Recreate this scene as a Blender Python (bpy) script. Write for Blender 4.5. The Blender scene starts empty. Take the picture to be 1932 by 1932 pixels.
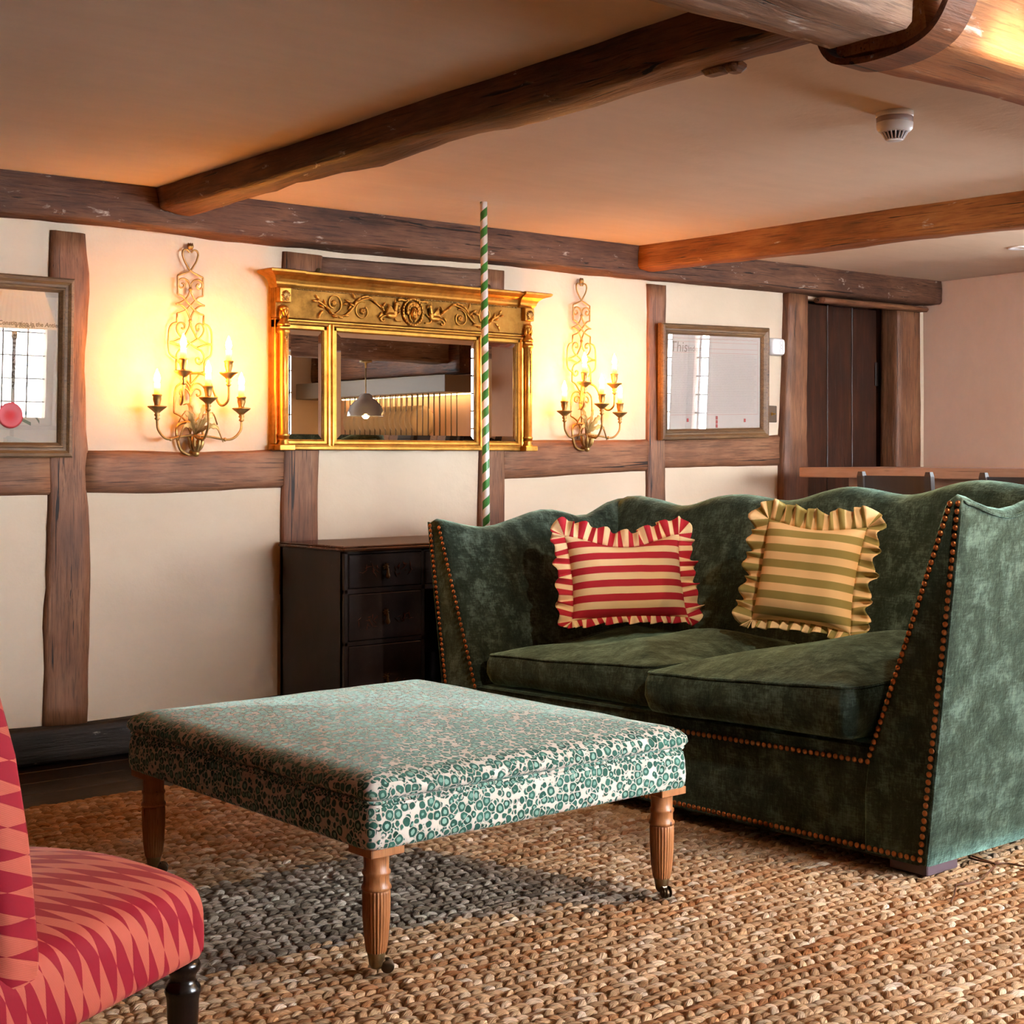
import bpy, math, random
import numpy as np
from mathutils import Vector, Matrix, noise

# ---------------------------------------------------------------- basics
C = bpy.context.scene.collection
SC = bpy.context.scene
rnd = random.Random(11)
PI = math.pi
H, F, HZ, CX = 1.1, 2850.0, 862.0, 966.0
_n = math.hypot(.7604, .6495)
CT, ST = .7604 / _n, .6495 / _n


def at(px, py, X=None, Y=None, Z=None):
    """point of the room seen at a pixel of the photograph, on a plane X=, Y= or Z="""
    u, w = (px - CX) / F, (HZ - py) / F
    d = Vector((CT * u + ST, -ST * u + CT, w))
    t = X / d.x if X is not None else Y / d.y if Y is not None else (Z - H) / d.z
    return Vector((d.x * t, d.y * t, H + d.z * t))


def lerp(a, b, t):
    return a + (b - a) * t


def interp(tab, x):
    if x <= tab[0][0]:
        return tab[0][1]
    for (x0, y0), (x1, y1) in zip(tab, tab[1:]):
        if x <= x1:
            return lerp(y0, y1, (x - x0) / (x1 - x0))
    return tab[-1][1]


def smooth(tab, n=40):
    """table -> Catmull-Rom smoothed table"""
    p = cr([Vector((x, y, 0)) for x, y in tab], 8)
    return [(q.x, q.y) for q in p]


def cr(pts, n=6, closed=False):
    P = [Vector(p) for p in pts]
    out = []
    m = len(P)
    rng = range(m) if closed else range(m - 1)
    for i in rng:
        if closed:
            p0, p1, p2, p3 = P[i - 1], P[i], P[(i + 1) % m], P[(i + 2) % m]
        else:
            p0, p1, p2, p3 = P[max(i - 1, 0)], P[i], P[i + 1], P[min(i + 2, m - 1)]
        for k in range(n):
            t = k / n
            out.append(.5 * ((2 * p1) + (p2 - p0) * t + (2 * p0 - 5 * p1 + 4 * p2 - p3) * t * t
                             + (3 * p1 - p0 - 3 * p2 + p3) * t ** 3))
    if not closed:
        out.append(P[-1])
    return out


class MB:
    """collects shapes; build() links them as one mesh object"""

    def __init__(s):
        s.v, s.f, s.sm, s.a = [], [], [], []

    def add(s, vs, fs, sm=True, attr=None):
        b = len(s.v)
        s.v += [Vector(p) for p in vs]
        s.a += list(attr) if attr is not None else [(0, 0, 0)] * len(vs)
        for q in fs:
            s.f.append(tuple(b + i for i in q))
            s.sm.append(sm)
        return s

    def box(s, c, d, bev=0.0, rot=None):
        c, (x, y, z) = Vector(c), [k / 2 for k in d]
        if bev <= 0:
            vs = [(sx * x, sy * y, sz * z) for sz in (-1, 1) for sy in (-1, 1) for sx in (-1, 1)]
            fs = [(0, 2, 3, 1), (4, 5, 7, 6), (0, 1, 5, 4), (2, 6, 7, 3), (0, 4, 6, 2), (1, 3, 7, 5)]
        else:
            b = min(bev, x * .95, y * .95, z * .95)
            vs, fs = [], []
            for zz, i in ((-z, b), (-z + b, 0), (z - b, 0), (z, b)):
                X, Y, k = x - i, y - i, b if i == 0 else b * .5
                vs += [(X, -Y + k, zz), (X, Y - k, zz), (X - k, Y, zz), (-X + k, Y, zz),
                       (-X, Y - k, zz), (-X, -Y + k, zz), (-X + k, -Y, zz), (X - k, -Y, zz)]
            for r in range(3):
                for k in range(8):
                    fs.append((r * 8 + k, r * 8 + (k + 1) % 8, r * 8 + 8 + (k + 1) % 8, r * 8 + 8 + k))
            fs += [tuple(range(7, -1, -1)), tuple(range(24, 32))]
        if rot is not None:
            vs = [rot @ Vector(p) for p in vs]
        return s.add([Vector(p) + c for p in vs], fs, False)

    def bb(s, lo, hi, bev=0.0):
        return s.box([(a + b) / 2 for a, b in zip(lo, hi)], [abs(b - a) for a, b in zip(lo, hi)], bev)

    def loft(s, rings, cap=True, sm=True, closed=True, attr=None):
        n = len(rings[0])
        vs = [p for r in rings for p in r]
        fs = []
        for i in range(len(rings) - 1):
            for k in range(n if closed else n - 1):
                k2 = (k + 1) % n
                fs.append((i * n + k, i * n + k2, (i + 1) * n + k2, (i + 1) * n + k))
        b = len(s.v)
        s.add(vs, fs, sm, attr)
        if cap and closed:
            s.f.append(tuple(b + k for k in range(n - 1, -1, -1)))
            s.f.append(tuple(b + (len(rings) - 1) * n + k for k in range(n)))
            s.sm += [False, False]
        return s

    def lathe(s, prof, o=(0, 0, 0), n=20, mat=None, flute=0, depth=0, cap=True, sm=True):
        rings = []
        for r, z in prof:
            ring = []
            for k in range(n):
                a = 2 * PI * k / n
                rr = r
                if flute:
                    rr = r * (1 - depth * abs(math.sin(a * flute / 2)))
                p = Vector((rr * math.cos(a), rr * math.sin(a), z))
                if mat is not None:
                    p = mat @ p
                ring.append(p + Vector(o))
            rings.append(ring)
        return s.loft(rings, cap, sm)

    def tube(s, pts, r, n=8, closed=False, flat=None):
        P = [Vector(p) for p in pts]
        m = len(P)
        rings, up = [], None
        for i in range(m):
            if closed:
                t = P[(i + 1) % m] - P[i - 1]
            else:
                t = P[min(i + 1, m - 1)] - P[max(i - 1, 0)]
            if t.length < 1e-9:
                t = Vector((0, 0, 1))
            t.normalize()
            if up is None:
                up = Vector((0, 0, 1)) if abs(t.z) < .9 else Vector((1, 0, 0))
            x = up.cross(t)
            if x.length < 1e-6:
                x = Vector((1, 0, 0)).cross(t)
            x.normalize()
            y = t.cross(x)
            up = y
            rr = r[i] if isinstance(r, (list, tuple)) else r
            ry = rr if flat is None else rr * flat
            rings.append([P[i] + x * rr * math.cos(2 * PI * k / n) + y * ry * math.sin(2 * PI * k / n) for k in range(n)])
        if closed:
            rings.append(rings[0])
        return s.loft(rings, not closed)

    def ell(s, c, r, n=10, m=6, rot=None):
        r = (r, r, r) if not isinstance(r, (tuple, list)) else r
        c = Vector(c)
        vs, fs = [], []
        for i in range(m + 1):
            th = PI * i / m
            for k in range(n):
                a = 2 * PI * k / n
                p = Vector((r[0] * math.sin(th) * math.cos(a), r[1] * math.sin(th) * math.sin(a), r[2] * math.cos(th)))
                if rot is not None:
                    p = rot @ p
                vs.append(p + c)
        for i in range(m):
            for k in range(n):
                fs.append((i * n + k, (i + 1) * n + k, (i + 1) * n + (k + 1) % n, i * n + (k + 1) % n))
        return s.add(vs, fs)

    def sheet(s, grid, attr=None, sm=True):
        n = len(grid[0])
        vs = [p for row in grid for p in row]
        fs = [(i * n + k, i * n + k + 1, (i + 1) * n + k + 1, (i + 1) * n + k)
              for i in range(len(grid) - 1) for k in range(n - 1)]
        return s.add(vs, fs, sm, [q for row in attr for q in row] if attr else None)

    def warp(s, fn):
        s.v = [Vector(fn(p)) for p in s.v]
        return s

    def build(s, name, mat, parent=None, org=None, weld=False, attr=False, **tags):
        me = bpy.data.meshes.new(name)
        vs = s.v if org is None else [p - Vector(org) for p in s.v]
        me.from_pydata([tuple(p) for p in vs], [], s.f)
        me.polygons.foreach_set('use_smooth', s.sm)
        if attr:
            at_ = me.attributes.new('fab', 'FLOAT_VECTOR', 'POINT')
            at_.data.foreach_set('vector', np.array(s.a, dtype=np.float32).ravel())
        me.materials.append(mat)
        me.update()
        o = bpy.data.objects.new(name, me)
        C.objects.link(o)
        if parent is not None:
            o.parent = parent
        if org is not None and parent is None:
            o.location = org
        if tags:
            tag(o, **tags)
        return o


def tag(o, label=None, cat=None, group=None, kind=None):
    if label:
        o['label'] = label
    if cat:
        o['category'] = cat
    if group:
        o['group'] = group
    if kind:
        o['kind'] = kind
    return o


def thing(name, label, cat, loc=(0, 0, 0), rot=(0, 0, 0), group=None, kind=None):
    o = bpy.data.objects.new(name, None)
    o.empty_display_size = .05
    C.objects.link(o)
    o.location = loc
    o.rotation_euler = rot
    return tag(o, label, cat, group, kind)


def kids(o):
    return [c for c in bpy.data.objects if c.parent is o]


def dup(root, loc, rot=None, label=None):
    r = root.copy()
    C.objects.link(r)
    r.location = loc
    if rot is not None:
        r.rotation_euler = rot
    if label:
        r['label'] = label
    for ch in kids(root):
        c = ch.copy()
        C.objects.link(c)
        c.parent = r
        for g in kids(ch):
            d = g.copy()
            C.objects.link(d)
            d.parent = c
    return r


def uv_box(o, scale=1.0):
    """box-projected UVs in metres, chosen per face by its normal"""
    me = o.data
    uv = me.uv_layers.new(name='UVMap')
    for p in me.polygons:
        n = p.normal
        ax = max(range(3), key=lambda i: abs(n[i]))
        for li in p.loop_indices:
            c = me.vertices[me.loops[li].vertex_index].co
            q = (c.y, c.z) if ax == 0 else (c.x, c.z) if ax == 1 else (c.x, c.y)
            uv.data[li].uv = (q[0] * scale, q[1] * scale)


def srgb(r, g, b):
    f = lambda c: (c / 255 / 12.92) if c / 255 <= .04045 else ((c / 255 + .055) / 1.055) ** 2.4
    return (f(r), f(g), f(b), 1)


# ---------------------------------------------------------------- materials
class NT:
    def __init__(s, name):
        s.m = bpy.data.materials.new(name)
        s.m.use_nodes = True
        s.t = s.m.node_tree
        s.t.nodes.clear()
        s.out = s.t.nodes.new('ShaderNodeOutputMaterial')

    def n(s, typ, ins=None, **kw):
        nd = s.t.nodes.new('ShaderNode' + typ)
        for k, v in kw.items():
            setattr(nd, k, v)
        for k, v in (ins or {}).items():
            if hasattr(v, 'is_linked') or isinstance(v, bpy.types.NodeSocket):
                s.t.links.new(v, nd.inputs[k])
            else:
                nd.inputs[k].default_value = v
        return nd

    def coord(s, kind='Object', scale=(1, 1, 1), loc=(0, 0, 0), rot=(0, 0, 0)):
        tc = s.n('TexCoord')
        return s.n('Mapping', {'Vector': tc.outputs[kind], 'Scale': scale, 'Location': loc, 'Rotation': rot}).outputs[0]

    def noise(s, vec, scale=5, detail=4, rough=.55, dist=0):
        return s.n('TexNoise', {'Vector': vec, 'Scale': scale, 'Detail': detail, 'Roughness': rough, 'Distortion': dist}).outputs['Fac']

    def ramp(s, fac, stops, interp='LINEAR'):
        r = s.n('ValToRGB', {'Fac': fac})
        r.color_ramp.interpolation = interp
        e = r.color_ramp.elements
        while len(e) < len(stops):
            e.new(.5)
        for el, (p, c) in zip(e, stops):
            el.position = p
            el.color = c if len(c) == 4 else (*c, 1)
        return r.outputs[0]

    def mix(s, fac, a, b, mode='MIX'):
        m = s.n('Mix', data_type='RGBA', blend_type=mode)
        for i, v in ((0, fac), (6, a), (7, b)):
            if isinstance(v, bpy.types.NodeSocket):
                s.t.links.new(v, m.inputs[i])
            else:
                m.inputs[i].default_value = v
        return m.outputs[2]

    def math(s, op, a, b=0.0, c=0.0):
        m = s.n('Math', operation=op)
        for i, v in enumerate((a, b, c)):
            if isinstance(v, bpy.types.NodeSocket):
                s.t.links.new(v, m.inputs[i])
            else:
                m.inputs[i].default_value = v
        return m.outputs[0]

    def bump(s, h, strength=.4, dist=.01, normal=None):
        ins = {'Height': h, 'Strength': strength, 'Distance': dist}
        if normal is not None:
            ins['Normal'] = normal
        return s.n('Bump', ins).outputs[0]

    def pbr(s, col, rough=.6, normal=None, metal=0, spec=.5, **kw):
        ins = {'Base Color': col, 'Roughness': rough, 'Metallic': metal, 'Specular IOR Level': spec}
        if normal is not None:
            ins['Normal'] = normal
        ins.update({k.replace('_', ' '): v for k, v in kw.items()})
        p = s.n('BsdfPrincipled', ins)
        s.t.links.new(p.outputs[0], s.out.inputs[0])
        return s.m

    def finish(s, sock):
        s.t.links.new(sock, s.out.inputs[0])
        return s.m


def simple(name, col, rough=.5, metal=0, spec=.5, **kw):
    return NT(name).pbr(col, rough, None, metal, spec, **kw)


def m_plaster(name, c1, c2, strength=.35):
    t = NT(name)
    v = t.coord('Object')
    big = t.noise(v, 1.3, 3, .5)
    fine = t.noise(v, 38, 5, .6)
    stretch = t.noise(t.coord('Object', (1.2, 6, 3)), 2.5, 4, .6)
    col = t.mix(t.ramp(big, [(.3, (0, 0, 0)), (.7, (1, 1, 1))]), c1, c2)
    col = t.mix(.06, col, t.ramp(stretch, [(.3, (0.1, .07, .05)), (.7, (1, 1, 1))]), 'MULTIPLY')
    h = t.math('ADD', t.math('MULTIPLY', t.noise(v, 7, 4, .55), 1.0), t.math('MULTIPLY', fine, .25))
    return t.pbr(col, .85, t.bump(h, strength, .012), 0, .25)


def m_wood(name, dark, mid, light, speck=0.0, scale=1.0, rough=.6, bump=.6, gloss=.35, worn=(.75, .66, .58, 1), axis=0):
    """old timber, grain along the object's X axis"""
    t = NT(name)
    pm = lambda a, b, c: ((a, b, c), (b, a, c), (c, b, a))[axis]
    v = t.coord('Object', pm(2.2 * scale, 17 * scale, 17 * scale))
    g1 = t.noise(v, 2.2, 6, .62, .6)
    g2 = t.noise(t.coord('Object', pm(3 * scale, 75 * scale, 75 * scale)), 2, 4, .6)
    big = t.noise(t.coord('Object', pm(1.3, 3, 3)), 1.6, 4, .6)
    fac = t.math('ADD', t.math('MULTIPLY', g1, .42), t.math('MULTIPLY', big, .58))
    col = t.ramp(fac, [(.30, dark), (.5, mid), (.68, light)])
    col = t.mix(t.ramp(g2, [(.36, (.6, .6, .6)), (.47, (0, 0, 0))]), col, dark)
    crack = t.noise(t.coord('Object', pm(1.1 * scale, 42 * scale, 42 * scale), (3, 1, 7)), 1.3, 3, .5, 1.2)
    cm = t.ramp(crack, [(.31, (1, 1, 1)), (.345, (0, 0, 0))])
    col = t.mix(cm, col, tuple(c * .25 for c in dark[:3]) + (1,))
    if speck > 0:
        sp = t.noise(t.coord('Object', pm(9, 24, 24), (5, 2, 1)), 1, 5, .65, .4)
        sm = t.ramp(sp, [(.66 - speck * .06, (0, 0, 0)), (.74 - speck * .05, (.55, .55, .55))])
        col = t.mix(sm, col, worn)
    h = t.math('ADD', t.math('ADD', g1, t.math('MULTIPLY', g2, .6)), t.math('MULTIPLY', cm, -1.2))
    return t.pbr(col, rough, t.bump(h, bump, .008), 0, gloss)


def m_velvet(name, dark, mid, light, warm):
    t = NT(name)
    v = t.coord('Object')
    patch = t.noise(v, 13, 5, .68, .2)
    s1 = t.noise(t.coord('Object', (60, 60, 9)), 3, 3, .6)
    s2 = t.noise(t.coord('Object', (10, 10, 75)), 3, 3, .6)
    f = t.math('ADD', t.math('MULTIPLY', patch, .6), t.math('MULTIPLY', t.math('ADD', s1, s2), .2))
    col = t.ramp(f, [(.36, dark), (.5, mid), (.66, light)])
    hgt = t.math('ADD', t.math('MULTIPLY', patch, 2.0), t.math('MULTIPLY', t.math('ADD', s1, s2), .12))
    sh = t.ramp(f, [(.38, (.42, .42, .42)), (.66, (1, 1, 1))])
    return t.pbr(col, .8, t.bump(hgt, .35, .012), 0, .12, Sheen_Weight=sh, Sheen_Roughness=.48, Sheen_Tint=warm)


def m_leopard(name):
    t = NT(name)
    tc = t.n('TexCoord')
    wob = t.n('TexNoise', {'Vector': tc.outputs['UV'], 'Scale': 60.0, 'Detail': 2.0})
    vec = t.n('MixRGB', {'Fac': .0045, 'Color1': tc.outputs['UV'], 'Color2': wob.outputs['Color']}, blend_type='ADD').outputs[0]
    vo = t.n('TexVoronoi', {'Vector': vec, 'Scale': 46.0, 'Randomness': .74}, feature='F1')
    ve = t.n('TexVoronoi', {'Vector': vec, 'Scale': 46.0, 'Randomness': .74}, feature='DISTANCE_TO_EDGE')
    v2 = t.n('TexVoronoi', {'Vector': t.n('Mapping', {'Vector': vec, 'Location': (.513, .237, 0)}).outputs[0], 'Scale': 62.0, 'Randomness': .7}, feature='F1')
    d1, e = vo.outputs['Distance'], ve.outputs['Distance']
    nz = t.math('MULTIPLY', t.math('SUBTRACT', t.noise(vec, 75, 2), .5), .22)
    b1 = t.math('MULTIPLY', t.ramp(e, [(.03, (0, 0, 0)), (.055, (1, 1, 1))]), t.ramp(t.math('ADD', d1, nz), [(.50, (1, 1, 1)), (.54, (0, 0, 0))]))
    b2 = t.math('MULTIPLY', t.ramp(t.math('ADD', v2.outputs['Distance'], nz), [(.46, (1, 1, 1)), (.50, (0, 0, 0))]), t.ramp(t.math('ADD', d1, nz), [(.58, (0, 0, 0)), (.61, (1, 1, 1))]))
    blob = t.math('MAXIMUM', b1, b2)
    d = t.math('MINIMUM', d1, t.math('ADD', t.math('MULTIPLY', v2.outputs['Distance'], 1.25), t.math('MULTIPLY', t.math('LESS_THAN', d1, .56), 2)))
    rnd_ = t.n('SeparateColor', {'Color': vo.outputs['Color']}).outputs[0]
    inner = t.ramp(t.math('ADD', d, t.math('MULTIPLY', t.noise(vec, 95, 2), .25)), [(.36, (1, 1, 1)), (.41, (0, 0, 0))])
    ring = t.ramp(rnd_, [(0, srgb(34, 74, 63)), (1, srgb(60, 106, 92))])
    core = t.ramp(rnd_, [(0, srgb(150, 184, 168)), (1, srgb(116, 156, 140))])
    pile = t.mix(inner, ring, core)
    col = t.mix(blob, srgb(226, 212, 198), pile)
    hgt = t.math('ADD', t.math('MULTIPLY', blob, 1.0), t.math('MULTIPLY', t.noise(vec, 500, 2), .12))
    sh = t.math('ADD', .25, t.math('MULTIPLY', blob, .75))
    return t.pbr(col, .75, t.bump(hgt, .9, .004), 0, .15, Sheen_Weight=sh, Sheen_Roughness=.3, Sheen_Tint=srgb(200, 235, 220))


def m_harlequin(name):
    """red and coral parallelograms, from the 'fab' attribute (x along depth, y along the fabric path)"""
    t = NT(name)
    a = t.n('Attribute', attribute_name='fab')
    s = t.n('SeparateXYZ', {'Vector': a.outputs['Vector']})
    x, y = s.outputs[0], s.outputs[1]
    i = t.math('FLOOR', t.math('MULTIPLY', t.math('ADD', x, t.math('MULTIPLY', y, .06)), 1 / .042))
    j = t.math('FLOOR', t.math('MULTIPLY', t.math('ADD', y, t.math('MULTIPLY', x, 2.0)), 1 / .060))
    par = t.math('FLOORED_MODULO', t.math('ADD', i, j), 2.0)
    rib = t.math('SINE', t.math('MULTIPLY', t.math('ADD', x, t.math('MULTIPLY', y, .55)), 2400))
    lite = t.mix(t.math('MULTIPLY', t.math('ADD', rib, 1), .14), srgb(204, 102, 82), srgb(172, 64, 56))
    col = t.mix(par, lite, srgb(152, 16, 40))
    return t.pbr(col, .7, t.bump(t.math('MULTIPLY', rib, t.math('SUBTRACT', 1, par)), .2, .001), 0, .25,
                 Sheen_Weight=.25, Sheen_Roughness=.4, Sheen_Tint=srgb(255, 190, 170))


def m_stripe(name, c1, c2, axis, period, off=0.0, attr=False):
    t = NT(name)
    if attr:
        v = t.n('Attribute', attribute_name='fab').outputs['Vector']
    else:
        v = t.n('TexCoord').outputs['Object']
    s = t.n('SeparateXYZ', {'Vector': v}).outputs[axis]
    fr = t.math('FRACT', t.math('ADD', t.math('MULTIPLY', s, 1 / period), off))
    m = t.ramp(fr, [(.49, (0, 0, 0)), (.51, (1, 1, 1))])
    col = t.mix(m, c1, c2)
    w = t.noise(t.coord('Object', (400, 400, 400)), 1, 2)
    cr_ = t.noise(t.coord('Object'), 9, 3, .5)
    return t.pbr(col, .75, t.bump(t.math('ADD', t.math('MULTIPLY', cr_, 1), t.math('MULTIPLY', w, .05)), .25, .012), 0, .2)


def m_gold(name, tint=(.78, .47, .11, 1), rough=.34):
    t = NT(name)
    v = t.coord('Object')
    n1 = t.noise(v, 14, 5, .65)
    col = t.ramp(n1, [(.3, tuple(c * .55 for c in tint[:3])), (.55, tint), (.8, (min(1, tint[0] * 1.15), tint[1] * 1.2, tint[2] * 1.5))])
    r = t.ramp(n1, [(.3, (rough + .18,) * 3), (.7, (rough - .06,) * 3)])
    return t.pbr(col, r, t.bump(t.noise(v, 60, 3), .12, .003), .92, .5)


def m_emit(name, col, strength):
    t = NT(name)
    return t.finish(t.n('Emission', {'Color': col, 'Strength': strength}).outputs[0])


def m_pane(name, ior=1.5, tint=(1, 1, 1, 1)):
    """thin clear sheet of glass: mostly transparent, mirror reflection by Fresnel"""
    t = NT(name)
    back = t.n('NewGeometry').outputs['Backfacing']
    fr = t.n('Fresnel', {'IOR': t.math('ADD', ior, t.math('MULTIPLY', back, 1 / ior - ior))}).outputs[0]
    tr = t.n('BsdfTransparent', {'Color': tint}).outputs[0]
    gl = t.n('BsdfGlossy', {'Color': (1, 1, 1, 1), 'Roughness': .0}).outputs[0]
    mx = t.n('MixShader', {0: fr, 1: tr, 2: gl})
    return t.finish(mx.outputs[0])


def m_lacquer(name):
    t = NT(name)
    v = t.coord('Object')
    n1 = t.noise(v, 6, 5, .6)
    sp = t.noise(v, 170, 2, .5)
    col = t.ramp(n1, [(.3, srgb(24, 18, 18)), (.6, srgb(50, 41, 41)), (.8, srgb(72, 60, 58))])
    col = t.mix(t.ramp(sp, [(.73, (0, 0, 0)), (.76, (.35, .35, .35))]), col, srgb(150, 140, 130))
    return t.pbr(col, t.ramp(n1, [(.3, (.28,) * 3), (.7, (.5,) * 3)]), t.bump(t.noise(v, 25, 4), .12, .004), 0, .5)


PLASTER = m_plaster('cream_plaster', srgb(214, 189, 162), srgb(224, 201, 175))
CEIL = m_plaster('ceiling_plaster', srgb(214, 186, 158), srgb(224, 198, 172), .3)
PINK = m_plaster('pink_plaster', srgb(210, 172, 148), srgb(217, 180, 157), .12)
W_PLATE = m_wood('weathered_plate_oak', srgb(44, 26, 18), srgb(94, 60, 42), srgb(128, 90, 66), .5, 1, .65, .8)
W_RAIL = m_wood('red_brown_oak', srgb(72, 42, 26), srgb(122, 77, 50), srgb(152, 105, 74), .0, 1, .55, .4)
W_POST = m_wood('post_oak', srgb(64, 38, 24), srgb(118, 75, 49), srgb(152, 104, 72), .0, 1, .5, .6, .45)
W_JOIST = m_wood('dark_joist_oak', srgb(40, 22, 12), srgb(88, 50, 28), srgb(134, 84, 48), .1, .8, .55, .7)
W_JOISTL = m_wood('golden_joist_oak', srgb(66, 34, 14), srgb(140, 80, 36), srgb(176, 112, 58), .05, .8, .55, .6)
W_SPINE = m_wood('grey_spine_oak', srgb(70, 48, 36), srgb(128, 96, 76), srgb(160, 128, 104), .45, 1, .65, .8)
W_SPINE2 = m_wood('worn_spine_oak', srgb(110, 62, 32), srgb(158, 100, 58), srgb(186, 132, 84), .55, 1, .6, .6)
W_SILL = m_wood('black_sill_oak', srgb(14, 10, 9), srgb(30, 22, 18), srgb(52, 40, 32), .2, 1, .6, .6)
W_DOOR = m_wood('dark_door_boards', srgb(22, 10, 7), srgb(52, 26, 16), srgb(82, 46, 28), 0, .7, .4, .25, .5, axis=2)
W_FLOOR = m_wood('dark_floorboards', srgb(18, 11, 8), srgb(40, 26, 18), srgb(60, 40, 28), 0, .8, .4, .3, .5)
W_TABLE = m_wood('light_table_ash', srgb(158, 122, 100), srgb(174, 138, 116), srgb(188, 152, 130), 0, 1, .4, .12, .5, axis=1)
W_LEG = m_wood('turned_beech', srgb(150, 92, 52), srgb(178, 116, 70), srgb(194, 134, 86), 0, 2, .38, .1, .5, axis=2)
W_FRAME = m_wood('bronze_frame_wood', srgb(70, 46, 24), srgb(112, 80, 48), srgb(146, 110, 72), 0, 3, .38, .12, .5)
EBONY = simple('ebonised_wood', srgb(20, 15, 15), .22, 0, .6)
VELVET = m_velvet('green_velvet', (.004, .007, .004, 1), (.015, .021, .013, 1), (.095, .132, .106, 1), srgb(176, 222, 202))
LEOPARD = m_leopard('leopard_velvet')
HARL = m_harlequin('harlequin_cloth')
GOLD = m_gold('gilt', (.64, .31, .056, 1), .34)
GOLD2 = m_gold('antique_gilt', (.50, .30, .10, 1), .42)
GOLD3 = m_gold('dull_gilt_panel', (.36, .17, .032, 1), .58)
BRASS = m_gold('aged_brass', (.30, .21, .10, 1), .34)
COPPER = m_gold('copper_nail', (.52, .20, .075, 1), .30)
IRON = simple('dark_iron', srgb(40, 30, 26), .45, .6)
STRAP = m_wood('brown_strap', srgb(52, 28, 18), srgb(106, 62, 38), srgb(140, 88, 56), .35, 1, .5, .4)
LACQ = m_lacquer('black_lacquer')
JAPAN = simple('faded_red_lacquer', srgb(124, 66, 46), .45)
WHITEP = simple('white_plastic', srgb(232, 226, 224), .4)
GREYP = simple('grey_painted_wood', srgb(58, 52, 50), .42)
MIRROR = simple('mirror_glass', (.86, .85, .82, 1), .0, 1)
PANE = m_pane('picture_glass', 2.2)
WPANE = m_pane('window_glass', 1.45)
PAPER = simple('aged_paper', srgb(214, 200, 184), .8)
PAPER2 = simple('white_parchment', srgb(226, 216, 206), .8)
INK = simple('brown_ink', srgb(70, 50, 42), .8)
INKG = simple('faded_ink', srgb(150, 134, 120), .8)
REDINK = simple('faded_red_ink', srgb(216, 150, 130), .8)
SEAL = simple('red_wax', srgb(196, 44, 52), .5)
RIBBON = simple('green_ribbon', srgb(62, 96, 76), .7)
_t = NT('ivory_candle')
CANDLE = _t.finish(_t.n('MixShader', {0: .55, 1: _t.n('BsdfDiffuse', {'Color': srgb(244, 214, 164)}).outputs[0],
                                      2: _t.n('BsdfTranslucent', {'Color': srgb(250, 190, 110)}).outputs[0]}).outputs[0])
BULB = m_emit('lit_flame_bulb', (1, .37, .065, 1), 235)
# ---------------------------------------------------------------- the room
YW, XP = 5.30, 7.78            # timbered wall, pink end wall
YF, XL = -1.25, -2.4            # window wall, wall behind the camera


def ceil_z(x, y):
    return 2.104 + .0065 * (x - 2.2) + .02 * (5.16 - y)


def wobbly_wall(name, p0, ux, uz, nx, nz, mat, amp, label, holes=()):
    """plaster skin: grid of nx x nz cells with gentle waves, cells inside holes left out; has thickness"""
    mb = MB()
    U, V = Vector(ux), Vector(uz)
    nrm = U.cross(V).normalized()
    g = []
    for j in range(nz + 1):
        for i in range(nx + 1):
            p = Vector(p0) + U * (i / nx) + V * (j / nz)
            g.append(p + nrm * amp * noise.noise(p * 1.6))
    fs = []
    for j in range(nz):
        for i in range(nx):
            a, b = (i + .5) / nx, (j + .5) / nz
            if any(h[0] < a < h[1] and h[2] < b < h[3] for h in holes):
                continue
            fs.append((j * (nx + 1) + i, j * (nx + 1) + i + 1, (j + 1) * (nx + 1) + i + 1, (j + 1) * (nx + 1) + i))
    mb.add(g, fs, True)
    o = mb.build(name, mat, label=label, cat='wall', kind='structure')
    m = o.modifiers.new('thick', 'SOLIDIFY')
    m.thickness = .1
    m.offset = -1
    return o


# timbered wall with the doorway cut out, pink wall, ceiling, floor
DX0, DX1, DZ = 6.67, 7.53, 1.985
wobbly_wall('wall_back', (1.0, YW, -.02), (6.85, 0, 0), (0, 0, 2.3), 137, 46, PLASTER, .006,
            'cream plastered timber-framed wall carrying the sconces, mirror and pictures',
            holes=[((DX0 - 1.0) / 6.85, (DX1 - 1.0) / 6.85, -1, (DZ + .02) / 2.3)])
def wall_boxes(name, axis, c, th, a0, a1, openings, mat, label):
    mb = MB()
    z0, z1 = -.1, 2.6
    cur = a0
    def bx(p0, p1, q0, q1):
        if axis == 'x':
            mb.bb((p0, c - th if th > 0 else c, q0), (p1, c if th > 0 else c - th, q1))
        else:
            mb.bb((c, p0, q0), (c + th, p1, q1))
    for (s, e, b, t) in openings:
        bx(cur, s, z0, z1)
        bx(s, e, z0, b)
        bx(s, e, t, z1)
        cur = e
    bx(cur, a1, z0, z1)
    return mb.build(name, mat, label=label, cat='wall', kind='structure')


WIN_F = [(3.3, 5.15, .90, 2.02), (5.7, 6.7, .98, 2.0)]
WIN_R = [(2.72, 3.14, .92, 1.95), (3.24, 3.50, .92, 1.95)]
wall_boxes('wall_right', 'y', XP, .18, YF, 6.2, WIN_R, PINK, 'plain pink plaster end wall beyond the high table')
wall_boxes('wall_front', 'x', YF, .18, XL - .2, XP + .2, WIN_F, PLASTER, 'plaster wall with leaded windows opposite the sconces')
wall_boxes('wall_left', 'y', XL - .18, .18, YF, 6.2, [], W_DOOR, 'unseen wall behind the red chair, boards made dark to cut bounce light')  # wall out of view, boarded dark to cut bounce light on the sofa front
MB().bb((XL, 6.0, -.1), (XP + .2, 6.15, 2.6)).build('wall_passage', W_DOOR, label='dark wall of the passage behind the plank door', cat='wall', kind='structure')

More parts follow.
